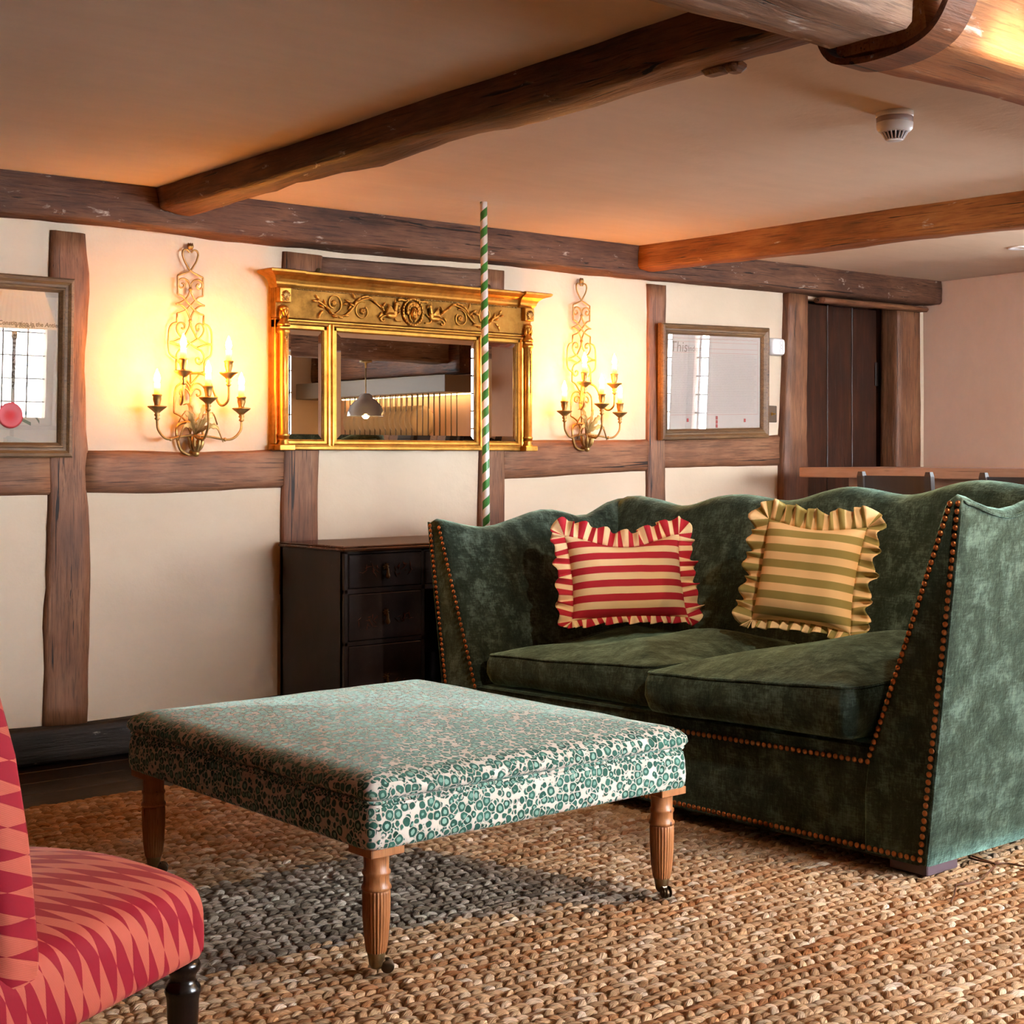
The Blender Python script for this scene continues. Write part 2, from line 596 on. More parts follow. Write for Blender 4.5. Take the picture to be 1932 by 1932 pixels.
mb = MB()
gx, gy = 60, 46
grid = []
for j in range(gy + 1):
    row = []
    for i in range(gx + 1):
        x, y = lerp(XL, XP + .1, i / gx), lerp(YF - .1, 6.1, j / gy)
        row.append(Vector((x, y, ceil_z(x, y) + .007 * noise.noise(Vector((x * .9, y * .9, 3))))))
    grid.append(row)
o = mb.sheet(grid).build('ceiling', CEIL, label='low uneven cream plaster ceiling between oak beams', cat='ceiling', kind='structure')
m = o.modifiers.new('thick', 'SOLIDIFY'); m.thickness = .12; m.offset = 1

mb = MB()
y = YF
while y < 6.1:
    w = .17 + .04 * rnd.random()
    mb.bb((XL, y, -.08), (XP + .1, min(y + w - .004, 6.1), -.026 + .002 * rnd.random()), .003)
    y += w
mb.build('floor', W_FLOOR, label='dark polished floorboards showing along the skirting', cat='floor', kind='structure')


# ------------------------------------------------------------- timbers
def timber(name, A, B, w0, h0, w1, h1, side, mat, label, cat='beam', amp=.006, cham=.012, seed=0, kind='structure', step=.07, knots=1.0):
    """irregular hewn timber from A to B (centres of its ends); w along side, h across; grain along local X"""
    A, B = Vector(A), Vector(B)
    L = (B - A).length
    X = (B - A).normalized()
    Y = (Vector(side) - X * Vector(side).dot(X)).normalized()
    Z = X.cross(Y)
    M = Matrix((X, Y, Z)).transposed().to_4x4()
    M.translation = A
    n = max(4, int(L / step))
    rings = []
    for i in range(n + 1):
        t = i / n
        w, h = lerp(w0, w1, t) / 2, lerp(h0, h1, t) / 2
        c = min(cham, w * .8, h * .8)
        base = []
        for sx, sy in ((1, -1), (1, 1), (-1, 1), (-1, -1)):
            base.append((sx, sy))
        pts = []
        K = 4
        cor = [(w, -h), (w, h), (-w, h), (-w, -h)]
        for q in range(4):
            (y0, z0), (y1, z1) = cor[q], cor[(q + 1) % 4]
            d = Vector((y1 - y0, z1 - z0)); ll = d.length; d /= ll
            for k in range(K + 1):
                s = lerp(c, ll - c, k / K)
                pts.append((y0 + d.x * s, z0 + d.y * s))
        ring = []
        for (yy, zz) in pts:
            p = Vector((t * L, yy, zz))
            q = Vector((t * L * 2.2, yy * 9, zz * 9)) + Vector((seed * 7.3, seed, 0))
            q2 = Vector((t * L * 8, yy * 14, zz * 14)) + Vector((seed * 3.1, 5, 2))
            d = amp * (noise.noise(q) * 1.3 + .55 * noise.noise(q2))
            r = Vector((0, yy, zz)).normalized()
            ring.append(p + r * d + Vector((0, noise.noise(Vector((t * L * 1.1, seed, 0))) * amp, noise.noise(Vector((t * L * 1.1, seed, 9))) * amp)))
        rings.append(ring)
    mb = MB().loft(rings)
    o = mb.build(name, mat, label=label, cat=cat, kind=kind)
    o.matrix_world = M
    return o


# wall plate under the ceiling, along the timbered wall
timber('ceiling_beam', (1.2, 5.235, 2.045), (7.76, 5.235, 2.085), .15, .20, .15, .165, (0, 1, 0), W_PLATE,
       'long weathered oak wall plate under the ceiling above the sconces', amp=.010, seed=1)
timber('ceiling_beam', (6.72, 5.25, 1.968), (7.70, 5.25, 1.975), .08, .03, .08, .03, (0, 1, 0), W_POST,
       'thin dark lintel board over the plank door', amp=.003, seed=2)
# joist over the ottoman
timber('ceiling_beam', (2.735, 5.17, 2.09), (2.735, 1.95, 2.14), .145, .15, .15, .17, (1, 0, 0), W_JOIST,
       'dark oak joist crossing the ceiling from the wall plate to the spine beam', amp=.012, seed=4)
timber('ceiling_beam', (5.275, 5.17, 2.075), (5.72, 2.0, 2.135), .13, .125, .14, .18, (1, 0, 0), W_JOISTL,
       'slimmer golden brown joist running above the mirror end of the room to the right', amp=.010, seed=5)
MB().box((0, 0, 0), (.05, .075, .06), .01).box((.01, -.05, -.018), (.055, .05, .03), .012).build(
    'joist_peg', W_JOIST, org=None, label='broken stub of wood hanging under the dark joist', cat='wood peg', kind='structure').location = at(1352, 118, X=2.79)
# spine beam: two lengths meeting at an iron strap
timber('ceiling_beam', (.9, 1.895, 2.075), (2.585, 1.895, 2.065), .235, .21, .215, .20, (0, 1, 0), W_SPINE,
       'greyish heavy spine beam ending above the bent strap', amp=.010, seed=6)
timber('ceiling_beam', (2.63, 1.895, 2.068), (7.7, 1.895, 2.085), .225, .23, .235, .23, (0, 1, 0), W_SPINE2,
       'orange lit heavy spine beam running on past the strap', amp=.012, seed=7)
pts = [(2.665, 2.06, 2.10), (2.665, 2.055, 2.02), (2.665, 2.02, 1.955), (2.665, 1.95, 1.935), (2.665, 1.85, 1.938), (2.665, 1.775, 1.962),
       (2.665, 1.735, 2.01), (2.665, 1.715, 2.07), (2.665, 1.71, 2.16)]
P = cr(pts, 6)
rings = []
for i, p in enumerate(P):
    t = (P[min(i + 1, len(P) - 1)] - P[max(i - 1, 0)]).normalized()
    nn = Vector((1, 0, 0)).cross(t)
    w, th = .046, .007
    rings.append([p + Vector((w, 0, 0)) + nn * th, p - Vector((w, 0, 0)) + nn * th, p - Vector((w, 0, 0)) - nn * th, p + Vector((w, 0, 0)) - nn * th])
MB().loft(rings, sm=False).build('beam_strap', STRAP, label='bent brown iron strap wrapped round the spine beam joint', cat='strap', kind='structure')


def wall_timber(quad, mat, label, proud=.02, deep=.06, **kw):
    """timber whose face fills the pixel quad (TL, TR, BR, BL) on the wall plane"""
    yf = YW - proud
    tl, tr, br, bl = [at(px, py, Y=yf) for px, py in quad]
    yc = yf + (deep + proud) / 2
    d = deep + proud
    if abs(tr.x - tl.x) > abs(tl.z - bl.z):
        A, B = (tl + bl) / 2, (tr + br) / 2
        A.y = B.y = yc
        A.y += .005; B.y += .005
        return timber('wall_beam', A, B, d, abs(tl.z - bl.z), d, abs(tr.z - br.z), (0, 1, 0), mat, label, **kw)
    A, B = (tl + tr) / 2, (bl + br) / 2
    A.y = B.y = yc
    return timber('wall_post', A, B, d, (tr - tl).length, d, (br - bl).length, (0, 1, 0), mat, label, cat='post', **kw)


wall_timber([(98, 437), (168, 437), (165, 1370), (82, 1370)], W_RAIL, 'brown oak post beside the framed lamp-reflecting document', seed=11, amp=.017)
wall_timber([(537, 478), (610, 478), (600, 1120), (532, 1120)], W_RAIL, 'oak post running down behind the gilt mirror to the black desk', seed=12)
wall_timber([(908, 505), (955, 512), (955, 1150), (906, 1150)], W_RAIL, 'oak post behind the striped pole', seed=13)
wall_timber([(1224, 536), (1258, 538), (1258, 1080), (1222, 1080)], W_POST, 'narrow oak post between the small sconce and the parchment frame', seed=14, amp=.008)
wall_timber([(1490, 553), (1527, 556), (1526, 1040), (1476, 1040)], W_POST, 'scarred oak door post by the light switch', proud=.05, deep=.10, seed=15, amp=.010)
wall_timber([(1695, 578), (1739, 580), (1738, 1040), (1693, 1040)], W_POST, 'weathered jamb between the plank door and pink wall', proud=.03, deep=.10, seed=16)
wall_timber([(-260, 866), (95, 856), (95, 933), (-260, 950)], W_RAIL, 'oak rail below the framed document', seed=17)
wall_timber([(160, 849), (540, 847), (540, 922), (160, 930)], W_RAIL, 'oak rail with a dark knot under the large sconce', seed=18)
wall_timber([(604, 483), (914, 508), (914, 546), (604, 524)], W_PLATE, 'short dark oak rail tucked between mirror and wall plate', seed=19)
wall_timber([(945, 834), (1232, 828), (1232, 889), (945, 906)], W_RAIL, 'oak rail with whitish wear under the smaller sconce', seed=20)
wall_timber([(1248, 828), (1490, 820), (1490, 878), (1248, 884)], W_RAIL, 'pale brown oak rail under the parchment frame', seed=21)
# sole plate along the floor
a, b = at(0, 1372, Y=YW - .05), at(0, 1441, Y=YW - .05)
timber('baseboard_back', (1.0, YW - .01, .055), (6.6, YW - .01, .055), .11, .13, .11, .13, (0, 1, 0), W_SILL,
       'blackened oak sole plate along the foot of the wall', cat='baseboard', amp=.008, seed=22)

# ------------------------------------------------------------- plank door
D = thing('door_1', 'dark brown plank door under the beam end', 'door', (DX0, 5.43, 0), kind='structure')
xs = [.0, .11, .33, .56, .80]
mb = MB()
for x0, x1 in zip(xs, xs[1:]):
    mb.bb((x0 + .003, -.02, .02), (x1 - .003, .02, 1.97), .006)
mb.bb((0, -.012, .02), (.80, .018, 1.97))
o = mb.build('boards', W_DOOR, D)
mb = MB()
for xx in xs[1:-1]:
    mb.bb((xx - .007, -.026, .02), (xx + .007, -.018, 1.97), .003)
mb.build('cover_strips', W_DOOR, D)
MB().bb((.775, -.03, 1.52), (.80, -.018, 1.66), .003).bb((.775, -.03, .35), (.80, -.018, .5), .003).build('hinge', IRON, D)
MB().bb((DX1 - .03, 5.33, 0), (DX1 + .02, 5.50, DZ)).bb((DX0 - .05, 5.33, 0), (DX0 + .0, 5.50, DZ)).build(
    'door_1_lining', W_DOOR, label='dark lining boards of the plank door opening', cat='door lining', kind='structure')

# ------------------------------------------------------------- windows
def window(n, axis, c, s, e, b, t, cols, rows, label):
    w, h = e - s, t - b
    W = thing('window_%d' % n, label, 'window', (0, 0, 0), kind='structure')
    if axis == 'x':
        q = lambda a, d, z: (a, c - d, z)
    else:
        q = lambda a, d, z: (c + d, a, z)
    def bar(mb, a0, a1, z0, z1, d0, d1, bev=.004):
        lo, hi = q(a0, d0, z0), q(a1, d1, z1)
        mb.bb([min(i, j) for i, j in zip(lo, hi)], [max(i, j) for i, j in zip(lo, hi)], bev)
    mb = MB()
    fw = .06
    bar(mb, s, e, t - fw, t, .04, .12); bar(mb, s, e, b, b + fw, .04, .12)
    bar(mb, s, s + fw, b, t, .04, .12); bar(mb, e - fw, e, b, t, .04, .12)
    nl = 3 if w > 1.3 else 1
    for k in range(1, nl):
        a = lerp(s, e, k / nl)
        bar(mb, a - .035, a + .035, b, t, .04, .12)
    mb.build('window_frame', W_TABLE if axis == 'y' else PLASTER, W)
    mb = MB()
    for k in range(1, cols):
        a = lerp(s, e, k / cols)
        bar(mb, a - .006, a + .006, b + fw, t - fw, .07, .085, 0)
    for k in range(1, rows):
        z = lerp(b, t, k / rows)
        bar(mb, s + fw, e - fw, z - .006, z + .006, .07, .085, 0)
    mb.build('leading', IRON, W)
    mb = MB(); bar(mb, s + fw, e - fw, b + fw, t - fw, .074, .080, 0); mb.build('pane', WPANE, W)
    mb = MB(); bar(mb, s - .03, e + .03, b - .035, b, -.05, .1, .008); mb.build('window_sill', W_TABLE, W)
    L = bpy.data.lights.new('daylight_portal', 'AREA')
    L.shape = 'RECTANGLE'; L.size, L.size_y = w, h
    L.cycles.is_portal = True
    lo = bpy.data.objects.new('daylight_portal', L)
    C.objects.link(lo)
    mid = q((s + e) / 2, .17, (b + t) / 2)
    lo.location = mid
    lo.rotation_euler = (PI / 2, 0, PI) if axis == 'x' else (PI / 2, 0, PI / 2)
    return W


for i, (s, e, b, t) in enumerate(WIN_F):
    window(i + 1, 'x', YF, s, e, b, t, 9, 6, ('leaded three-light window behind the pleated lamp', 'leaded three-light window nearer the kitchen')[i])
window(3, 'y', XP, *WIN_R[0], 3, 8, 'leaded window reflected at the left of the parchment glass')
window(4, 'y', XP, *WIN_R[1], 3, 8, 'narrow leaded window reflected in the middle of the parchment glass')

# ------------------------------------------------------------- rug
rng = np.random.default_rng(5)
X0, X1, Y0, Y1 = -.2, 6.4, .2, 4.63
TIP = 2.78
def build_rug():
    row, step = .0235, .0300
    ny, nx = int((Y1 - Y0) / row), int((X1 - X0) / step)
    jj, ii = np.meshgrid(np.arange(ny), np.arange(nx), indexing='ij')
    cx = X0 + (ii + .5 * ((jj // 2) % 2) + .25 * (jj % 2)) * step + rng.normal(0, .0022, ii.shape)
    cy = Y0 + (jj + .5) * row + rng.normal(0, .0012, ii.shape) + .006 * np.sin(cx * 1.7 + jj * .05)
    sgn = np.where(jj % 2 == 0, 1.0, -1.0)
    ang = sgn * .46 + rng.normal(0, .13, ii.shape)
    ln = .0290 * (1 + rng.normal(0, .10, ii.shape))
    wd = .0132 * (1 + rng.normal(0, .10, ii.shape))
    hh = np.clip(.0115 * (1 + rng.normal(0, .16, ii.shape)), .007, .0145)
    cx, cy, ang, ln, wd, hh, J = [a.ravel() for a in (cx, cy, ang, ln, wd, hh, jj)]
    N = cx.size
    na, nr = 8, 3
    loc = []
    for r in range(nr):
        th = (r + .0) / nr * PI / 2
        for k in range(na):
            a = 2 * PI * k / na
            loc.append((math.cos(a) * math.cos(th), math.sin(a) * math.cos(th), math.sin(th)))
    loc.append((0, 0, 1))
    loc = np.array(loc)
    nv = len(loc)
    faces4, faces3 = [], []
    for r in range(nr - 1):
        for k in range(na):
            faces4.append((r * na + k, r * na + (k + 1) % na, (r + 1) * na + (k + 1) % na, (r + 1) * na + k))
    for k in range(na):
        faces3.append(((nr - 1) * na + k, (nr - 1) * na + (k + 1) % na, nv - 1))
    lx = loc[None, :, 0] * ln[:, None]
    ly = loc[None, :, 1] * wd[:, None]
    # twist: one end of each loop dives under its neighbour
    lz = loc[None, :, 2] * hh[:, None] - .004 * np.abs(loc[None, :, 0]) ** 2
    ca, sa = np.cos(ang)[:, None], np.sin(ang)[:, None]
    V = np.stack([cx[:, None] + lx * ca - ly * sa, cy[:, None] + lx * sa + ly * ca, lz - .0150], -1).reshape(-1, 3)
    # slab under the loops
    slab = MB().bb((X0 - .01, Y0 - .01, -.024), (X1 + .01, Y1 + .006, -.0140))
    sv = np.array([tuple(p) for p in slab.v])
    base = V.shape[0]
    V = np.concatenate([V, sv])
    off = (np.arange(N) * nv)[:, None, None]
    f4 = (np.array(faces4)[None] + off).reshape(-1, 4)
    f3 = (np.array(faces3)[None] + off).reshape(-1, 3)
    fs = np.array(slab.f) + base
    f4 = np.concatenate([f4, fs])
    loops = np.concatenate([f4.ravel(), f3.ravel()]).astype(np.int32)
    tot = np.concatenate([np.full(len(f4), 4), np.full(len(f3), 3)]).astype(np.int32)
    start = np.concatenate([[0], np.cumsum(tot)[:-1]]).astype(np.int32)
    me = bpy.data.meshes.new('jute_rug')
    me.vertices.add(len(V)); me.vertices.foreach_set('co', V.astype(np.float32).ravel())
    me.loops.add(len(loops)); me.loops.foreach_set('vertex_index', loops)
    me.polygons.add(len(tot)); me.polygons.foreach_set('loop_start', start)
    try:
        me.polygons.foreach_set('loop_total', tot)
    except Exception:
        pass
    sm = np.ones(len(tot), dtype=bool); me.polygons.foreach_set('use_smooth', sm)
    # colours: straw loops, a grey woven lozenge under the ottoman, random bleaching
    lin = lambda c: np.array(srgb(*c)[:3])
    pal = np.array([lin(c) for c in ((200, 164, 126), (182, 142, 104), (214, 184, 152), (166, 122, 82), (192, 154, 116), (228, 204, 178))])
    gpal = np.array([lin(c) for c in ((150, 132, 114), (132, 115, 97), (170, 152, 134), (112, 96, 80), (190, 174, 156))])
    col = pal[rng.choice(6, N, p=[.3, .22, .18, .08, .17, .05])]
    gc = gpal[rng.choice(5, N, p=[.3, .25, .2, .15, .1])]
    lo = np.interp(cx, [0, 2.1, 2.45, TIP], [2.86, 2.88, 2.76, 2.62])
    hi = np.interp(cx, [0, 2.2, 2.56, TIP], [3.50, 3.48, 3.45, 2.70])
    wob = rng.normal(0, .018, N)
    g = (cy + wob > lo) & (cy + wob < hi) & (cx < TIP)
    far = (cx - 1.0) * .25
    band = .5 + .5 * np.sin(cx * .9 + J * .21) * np.sin(J * .37)
    mult = np.clip(1 + rng.normal(0, .12, N), .6, 1.4) * (.88 + .18 * band)
    # orange-stained rows, seen as darker straw streaks
    st = (np.sin(J * 1.9 + np.floor(cx * 1.1 + J) * 2.2) > .93)
    col = np.where(st[:, None], col * np.array([.8, .62, .48]), col)
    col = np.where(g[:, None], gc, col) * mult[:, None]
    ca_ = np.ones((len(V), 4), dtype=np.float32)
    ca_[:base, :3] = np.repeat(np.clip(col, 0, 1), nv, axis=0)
    ca_[base:, :3] = lin((120, 82, 48))
    at_ = me.color_attributes.new('Col', 'FLOAT_COLOR', 'POINT')
    at_.data.foreach_set('color', ca_.ravel())
    # along-loop coordinate for fibres
    fv = np.zeros((len(V), 3), dtype=np.float32)
    fv[:base, 0] = lx.ravel(); fv[:base, 1] = ly.ravel(); fv[:base, 2] = np.repeat(np.arange(N) * .37, nv)
    a2 = me.attributes.new('fab', 'FLOAT_VECTOR', 'POINT')
    a2.data.foreach_set('vector', fv.ravel())
    me.update(calc_edges=True)
    t = NT('jute')
    c = t.n('Attribute', attribute_name='Col').outputs['Color']
    f = t.n('Attribute', attribute_name='fab').outputs['Vector']
    mp = t.n('Mapping', {'Vector': f, 'Scale': (40, 640, 1)}).outputs[0]
    fib = t.noise(mp, 1.0, 3, .6)
    colr = t.mix(.75, c, t.ramp(fib, [(.32, (.38, .33, .28)), (.60, (1.3, 1.28, 1.26))]), 'MULTIPLY')
    me.materials.append(t.pbr(colr, .75, t.bump(fib, .9, .004), 0, .3))
    o = bpy.data.objects.new('jute_rug', me)
    C.objects.link(o)
    return tag(o, 'large braided straw coloured jute rug with a grey woven patch under the ottoman', 'rug')


RUG = build_rug()

# stray jute fibres standing out of the weave
mb = MB()
for k in range(900):
    x, y = rng.uniform(.9, 3.3), rng.uniform(1.6, 3.6)
    if any(abs(x - fx) < .09 and abs(y - fy) < .09 for fx, fy in ((1.867, 2.63), (2.739, 2.63), (1.867, 3.64), (2.739, 3.64), (1.243, 2.318), (1.03, 2.72), (.77, 2.09), (.58, 2.45), (.80, 2.08), (.61, 2.44))):
        continue
    p = Vector((x, y, -.0075)); a = rng.uniform(0, 6.28); l = rng.uniform(.012, .035)
    q = [p, p + Vector((math.cos(a) * l * .5, math.sin(a) * l * .5, .006 + .008 * rng.random())), p + Vector((math.cos(a + .5) * l, math.sin(a + .5) * l, .006 + .006 * rng.random()))]
    mb.tube(cr(q, 3), .00035, 3)
mb.build('loose_fibres', simple('straw_fibre', srgb(206, 176, 140), .7), RUG, kind='stuff')
# ---------------------------------------------------------------- sconces
def make_sconce(label):
    base = Vector((2.861, YW - .015, 1.106))
    S = thing('wall_sconce', label, 'wall light', base, group='gilt candle sconces')
    kx, kz = .000522, .000469
    def q(dx, zz, y=-.012):
        return Vector((dx * kx, y, (1830 - zz) * kz))
    halves = [
        [(8, 150), (30, 128), (55, 135), (64, 165), (52, 215), (22, 270), (0, 300), (-45, 325), (-104, 350)],
        [(104, 350), (104, 420), (104, 505)],
        [(0, 455), (8, 410), (30, 380), (65, 370), (95, 390), (98, 425), (75, 448), (52, 432), (58, 410), (72, 412)],
        [(104, 505), (70, 515), (45, 540), (0, 590), (-40, 630), (-75, 650), (-110, 662)],
        [(0, 460), (14, 500), (40, 540), (80, 568), (118, 583)],
        [(118, 583), (75, 592), (38, 622), (12, 670), (0, 715)],
        [(110, 662), (110, 735)],
        [(110, 735), (150, 750), (172, 790), (178, 850), (178, 950), (165, 1000), (116, 1035)],
        [(116, 1035), (118, 1130)],
        [(0, 715), (10, 770), (35, 820), (62, 860), (95, 830), (112, 785), (100, 745), (72, 735), (48, 755), (52, 785), (74, 780)],
        [(62, 860), (0, 905), (-40, 935), (-90, 960)],
        [(90, 960), (112, 1000), (108, 1045), (80, 1072), (52, 1060), (45, 1030), (64, 1018), (76, 1034)],
        [(178, 900), (130, 893), (70, 862)], [(178, 905), (120, 912), (60, 935)],
        [(118, 1130), (80, 1150), (40, 1200), (0, 1250)],
        [(0, 1330), (20, 1250), (60, 1232), (105, 1255), (126, 1300), (132, 1400), (135, 1480)],
        [(0, 1340), (18, 1300), (45, 1278), (78, 1290), (84, 1325), (60, 1338), (52, 1318)],
        [(135, 1480), (85, 1505), (40, 1550), (0, 1640)],
    ]
    mb = MB()
    for h in halves:
        for sgn in (1, -1):
            pts = [q(sgn * dx, zz) for dx, zz in h]
            mb.tube(cr(pts, 5) if len(pts) > 2 else pts, .0037, 6)
    mb.tube([q(0, 1130), q(0, 1700)], .0036, 6)
    for zz in (455, 715):
        mb.ell(q(0, zz), .008, 8, 5)
    for a in (-34, 0, 34):                                           # little crest
        mb.tube([q(0, 118), q(a * .4, 95), q(a * .5, 70)], [.010, .008, .001], 6)
    mb.build('scroll_panel', GOLD2, S)
    # oval ring behind the leaves and tulip finial
    mb = MB()
    ring = cr([q(-112, 1600), q(-108, 1690), q(-75, 1790), q(0, 1826, -.02), q(70, 1790), q(100, 1700), q(98, 1600), q(40, 1560), q(-60, 1560)], 6, True)
    mb.tube(ring, .006, 6, True)
    for a in range(8):
        an = 2 * PI * a / 8
        b0 = q(12, 1800, -.045)
        mb.tube(cr([b0, b0 + Vector((.020 * math.cos(an), .020 * math.sin(an), .018)), b0 + Vector((.026 * math.cos(an), .026 * math.sin(an), .042)),
                    b0 + Vector((.034 * math.cos(an), .034 * math.sin(an), .060))], 4), [.008] * 6 + [.009, .008, .007, .005, .004, .003, .001], 6)
    mb.ell(q(12, 1815, -.045), (.014, .014, .013), 10, 6)
    mb.tube([q(12, 1800, -.045), q(0, 1800, -.012)], .007, 6)
    mb.ell(q(12, 1770, -.045), (.018, .018, .022), 10, 6)
    mb.build('tulip_boss', GOLD2, S)
    # acanthus leaves
    root = q(6, 1660, -.035)
    def leaf(tip, lift, w, side):
        mb = MB()
        tip = Vector(tip)
        n = 12
        g = []
        for i in range(n + 1):
            t = i / n
            c = root.lerp(tip, t) + Vector((0, -.02 * math.sin(t * PI), lift * math.sin(t * PI * .85)))
            if t > .75:
                c.z -= (t - .75) * .12
            ww = w * math.sin(PI * min(1, t * .92 + .10)) * (1 + .28 * math.sin(t * 34))
            d = (tip - root); d.y = 0; d.normalize()
            pr = Vector((-d.z, 0, d.x))
            g.append([c - pr * ww + Vector((0, -.006, 0)), c - pr * ww * .5, c + Vector((0, -.007, 0)), c + pr * ww * .5, c + pr * ww + Vector((0, -.006, 0))])
        mb.sheet(g)
        o = mb.build('acanthus_leaf', GOLD2, S)
        m = o.modifiers.new('t', 'SOLIDIFY'); m.thickness = .002
    leaf(q(-150, 1545, -.06), .05, .013, 1)
    leaf(q(170, 1560, -.06), .05, .013, 1)
    leaf(q(-165, 1690, -.07), .045, .011, 1)
    leaf(q(205, 1700, -.07), .045, .011, 1)
    leaf(q(-80, 1370, -.03), .02, .009, 1)
    leaf(q(90, 1380, -.03), .02, .009, 1)
    # five candle arms: lateral, forward, dish height
    for (ax, ay, dz) in ((-.181, .089, 1.286), (.181, .089, 1.286), (0, .152, 1.322), (-.097, .137, 1.421), (.097, .137, 1.421)):
        z = dz - 1.106
        end = Vector((ax, -ay, z - .045))
        if dz > 1.4:
            p = [q(0, 1190, -.02), Vector((ax * .55, -ay * .35, z - .03)), Vector((ax * .85, -ay * .65, z - .115)), Vector((ax * 1.0, -ay * .95, z - .105)), end]
            p[0] = q(0, 1150, -.015)
            p[1] = Vector((ax * .45, -ay * .45, z - .01))
        elif ax == 0:
            p = [root, Vector((.0, -.07, z - .15)), Vector((0, -ay * .8, z - .15)), Vector((0, -ay, z - .10)), end]
        else:
            p = [root, Vector((ax * .35, -ay * .6, z - .108)), Vector((ax * .75, -ay * .9, z - .118)), Vector((ax * .97, -ay, z - .085)), end]
        A = MB().tube(cr(p, 7), .0048, 8)
        A.ell(cr(p, 7)[12], .008, 8, 5)
        arm = A.build('candle_arm', GOLD2, S)
        e = Vector((ax, -ay, z))
        MB().lathe([(.004, -.05), (.011, -.042), (.006, -.036), (.012, -.028), (.008, -.022), (.018, -.012), (.034, 0), (.037, .004), (.035, .006), (.012, .004),
                    (.011, .012), (.016, .03), (.0155, .042), (.019, .045), (.018, .050), (.010, .050)], e, 18).build('drip_cup', GOLD2, arm)
        MB().lathe([(.0115, .046), (.0118, .092)], e, 14, cap=False).build('candle_tube', CANDLE, arm)
        MB().lathe([(.006, .074), (.0065, .093), (.0105, .100), (.0125, .109), (.0105, .122), (.0055, .134), (.0012, .146)], e, 12).build('flame_bulb', BULB, arm)
    return S


S1 = make_sconce('lit five-candle gilt scroll sconce')
S1['label'] = 'lit five-candle gilt scroll sconce between the framed red-seal document and the gilt mirror'
S2 = dup(S1, (4.941, YW - .015, 1.130), label='lit five-candle gilt scroll sconce between the gilt mirror and the parchment frame')

# ---------------------------------------------------------------- gilt overmantel mirror
MX0, MX1 = 3.225, 4.595
MW = MX1 - MX0
mo = Vector(((MX0 + MX1) / 2, YW - .022, 1.128))
M = thing('wall_mirror', 'wide gilt three-panel mirror with carved frieze hanging above the black desk', 'mirror', mo)
hw = MW / 2
gl = [(3.283 - mo.x, 3.459 - mo.x), (3.527 - mo.x, 4.27 - mo.x), (4.345 - mo.x, 4.515 - mo.x)]
GZ0, GZ1 = .043, .492
# frame: uprights and rails with moulded steps
mb = MB()
mb.bb((-hw, 0, 0), (hw, .018, .70))                                   # backboard
mb.bb((-hw - .012, -.038, 0), (hw + .012, .0, .022), .004)            # base ledge
mb.bb((-hw, -.030, .022), (hw, 0, .040), .004)
mb.bb((-hw, -.030, GZ1), (hw, 0, .535), .004)
for a, b in ((-hw, gl[0][0]), (gl[0][1], gl[1][0]), (gl[1][1], gl[2][0]), (gl[2][1], hw)):
    mb.bb((a, -.030, .03), (b, 0, .53), .004)
mb.build('frame', GOLD, M)
def moulding(mb, x0, x1, z0, z1):
    prof = [(0, -.032), (.006, -.040), (.013, -.038), (.020, -.026), (.030, -.024), (.0345, -.0225)]
    loops = []
    for d, y in prof:
        loops.append([Vector((x0 - .034 + d, y, z0 - .034 + d)), Vector((x1 + .034 - d, y, z0 - .034 + d)),
                      Vector((x1 + .034 - d, y, z1 + .034 - d)), Vector((x0 - .034 + d, y, z1 + .034 - d))])
    mb.loft(loops, cap=False, sm=False)
for (a, b) in gl:
    mb = MB(); moulding(mb, a, b, GZ0, GZ1); mb.build('glass_moulding', GOLD, M)
    bv = .022
    mb = MB()
    o4 = [(a, GZ0), (b, GZ0), (b, GZ1), (a, GZ1)]
    i4 = [(a + bv, GZ0 + bv), (b - bv, GZ0 + bv), (b - bv, GZ1 - bv), (a + bv, GZ1 - bv)]
    mb.add([(x, -.0205, z) for x, z in o4] + [(x, -.0240, z) for x, z in i4] + [(x, -.001, z) for x, z in o4],
           [(4, 5, 6, 7), (0, 1, 5, 4), (1, 2, 6, 5), (2, 3, 7, 6), (3, 0, 4, 7), (8, 11, 10, 9), (0, 8, 9, 1), (1, 9, 10, 2), (2, 10, 11, 3), (3, 11, 8, 0)], False)
    mb.build('mirror_pane', MIRROR, M)
# frieze board and cornice
MB().bb((-hw, -.034, .535), (hw, 0, .66), .003).build('frieze_panel', GOLD3, M)
cp = [(.0, .655), (.006, .662), (.010, .668), (.012, .676), (.018, .688), (.032, .700), (.052, .708), (.062, .712), (.064, .720), (.058, .724), (.0, .724)]
mb = MB()
rings = []
for d, z in cp:
    y = -.034 - d
    brk = .085
    e = .016
    ring = [(-hw - d, 0, z), (-hw - d, y - e, z), (-hw + brk + d * .2, y - e, z), (-hw + brk + d * .2, y, z),
            (hw - brk - d * .2, y, z), (hw - brk - d * .2, y - e, z), (hw + d, y - e, z), (hw + d, 0, z)]
    rings.append([Vector(p) for p in ring])
mb.loft(rings, sm=False)
mb.build('cornice', GOLD, M)
mb = MB()
nb = 150
for i in range(nb):
    mb.ell((lerp(-hw + .09, hw - .09, i / (nb - 1)), -.036, .655), .0036, 6, 4)
mb.build('bead_string', GOLD2, M)
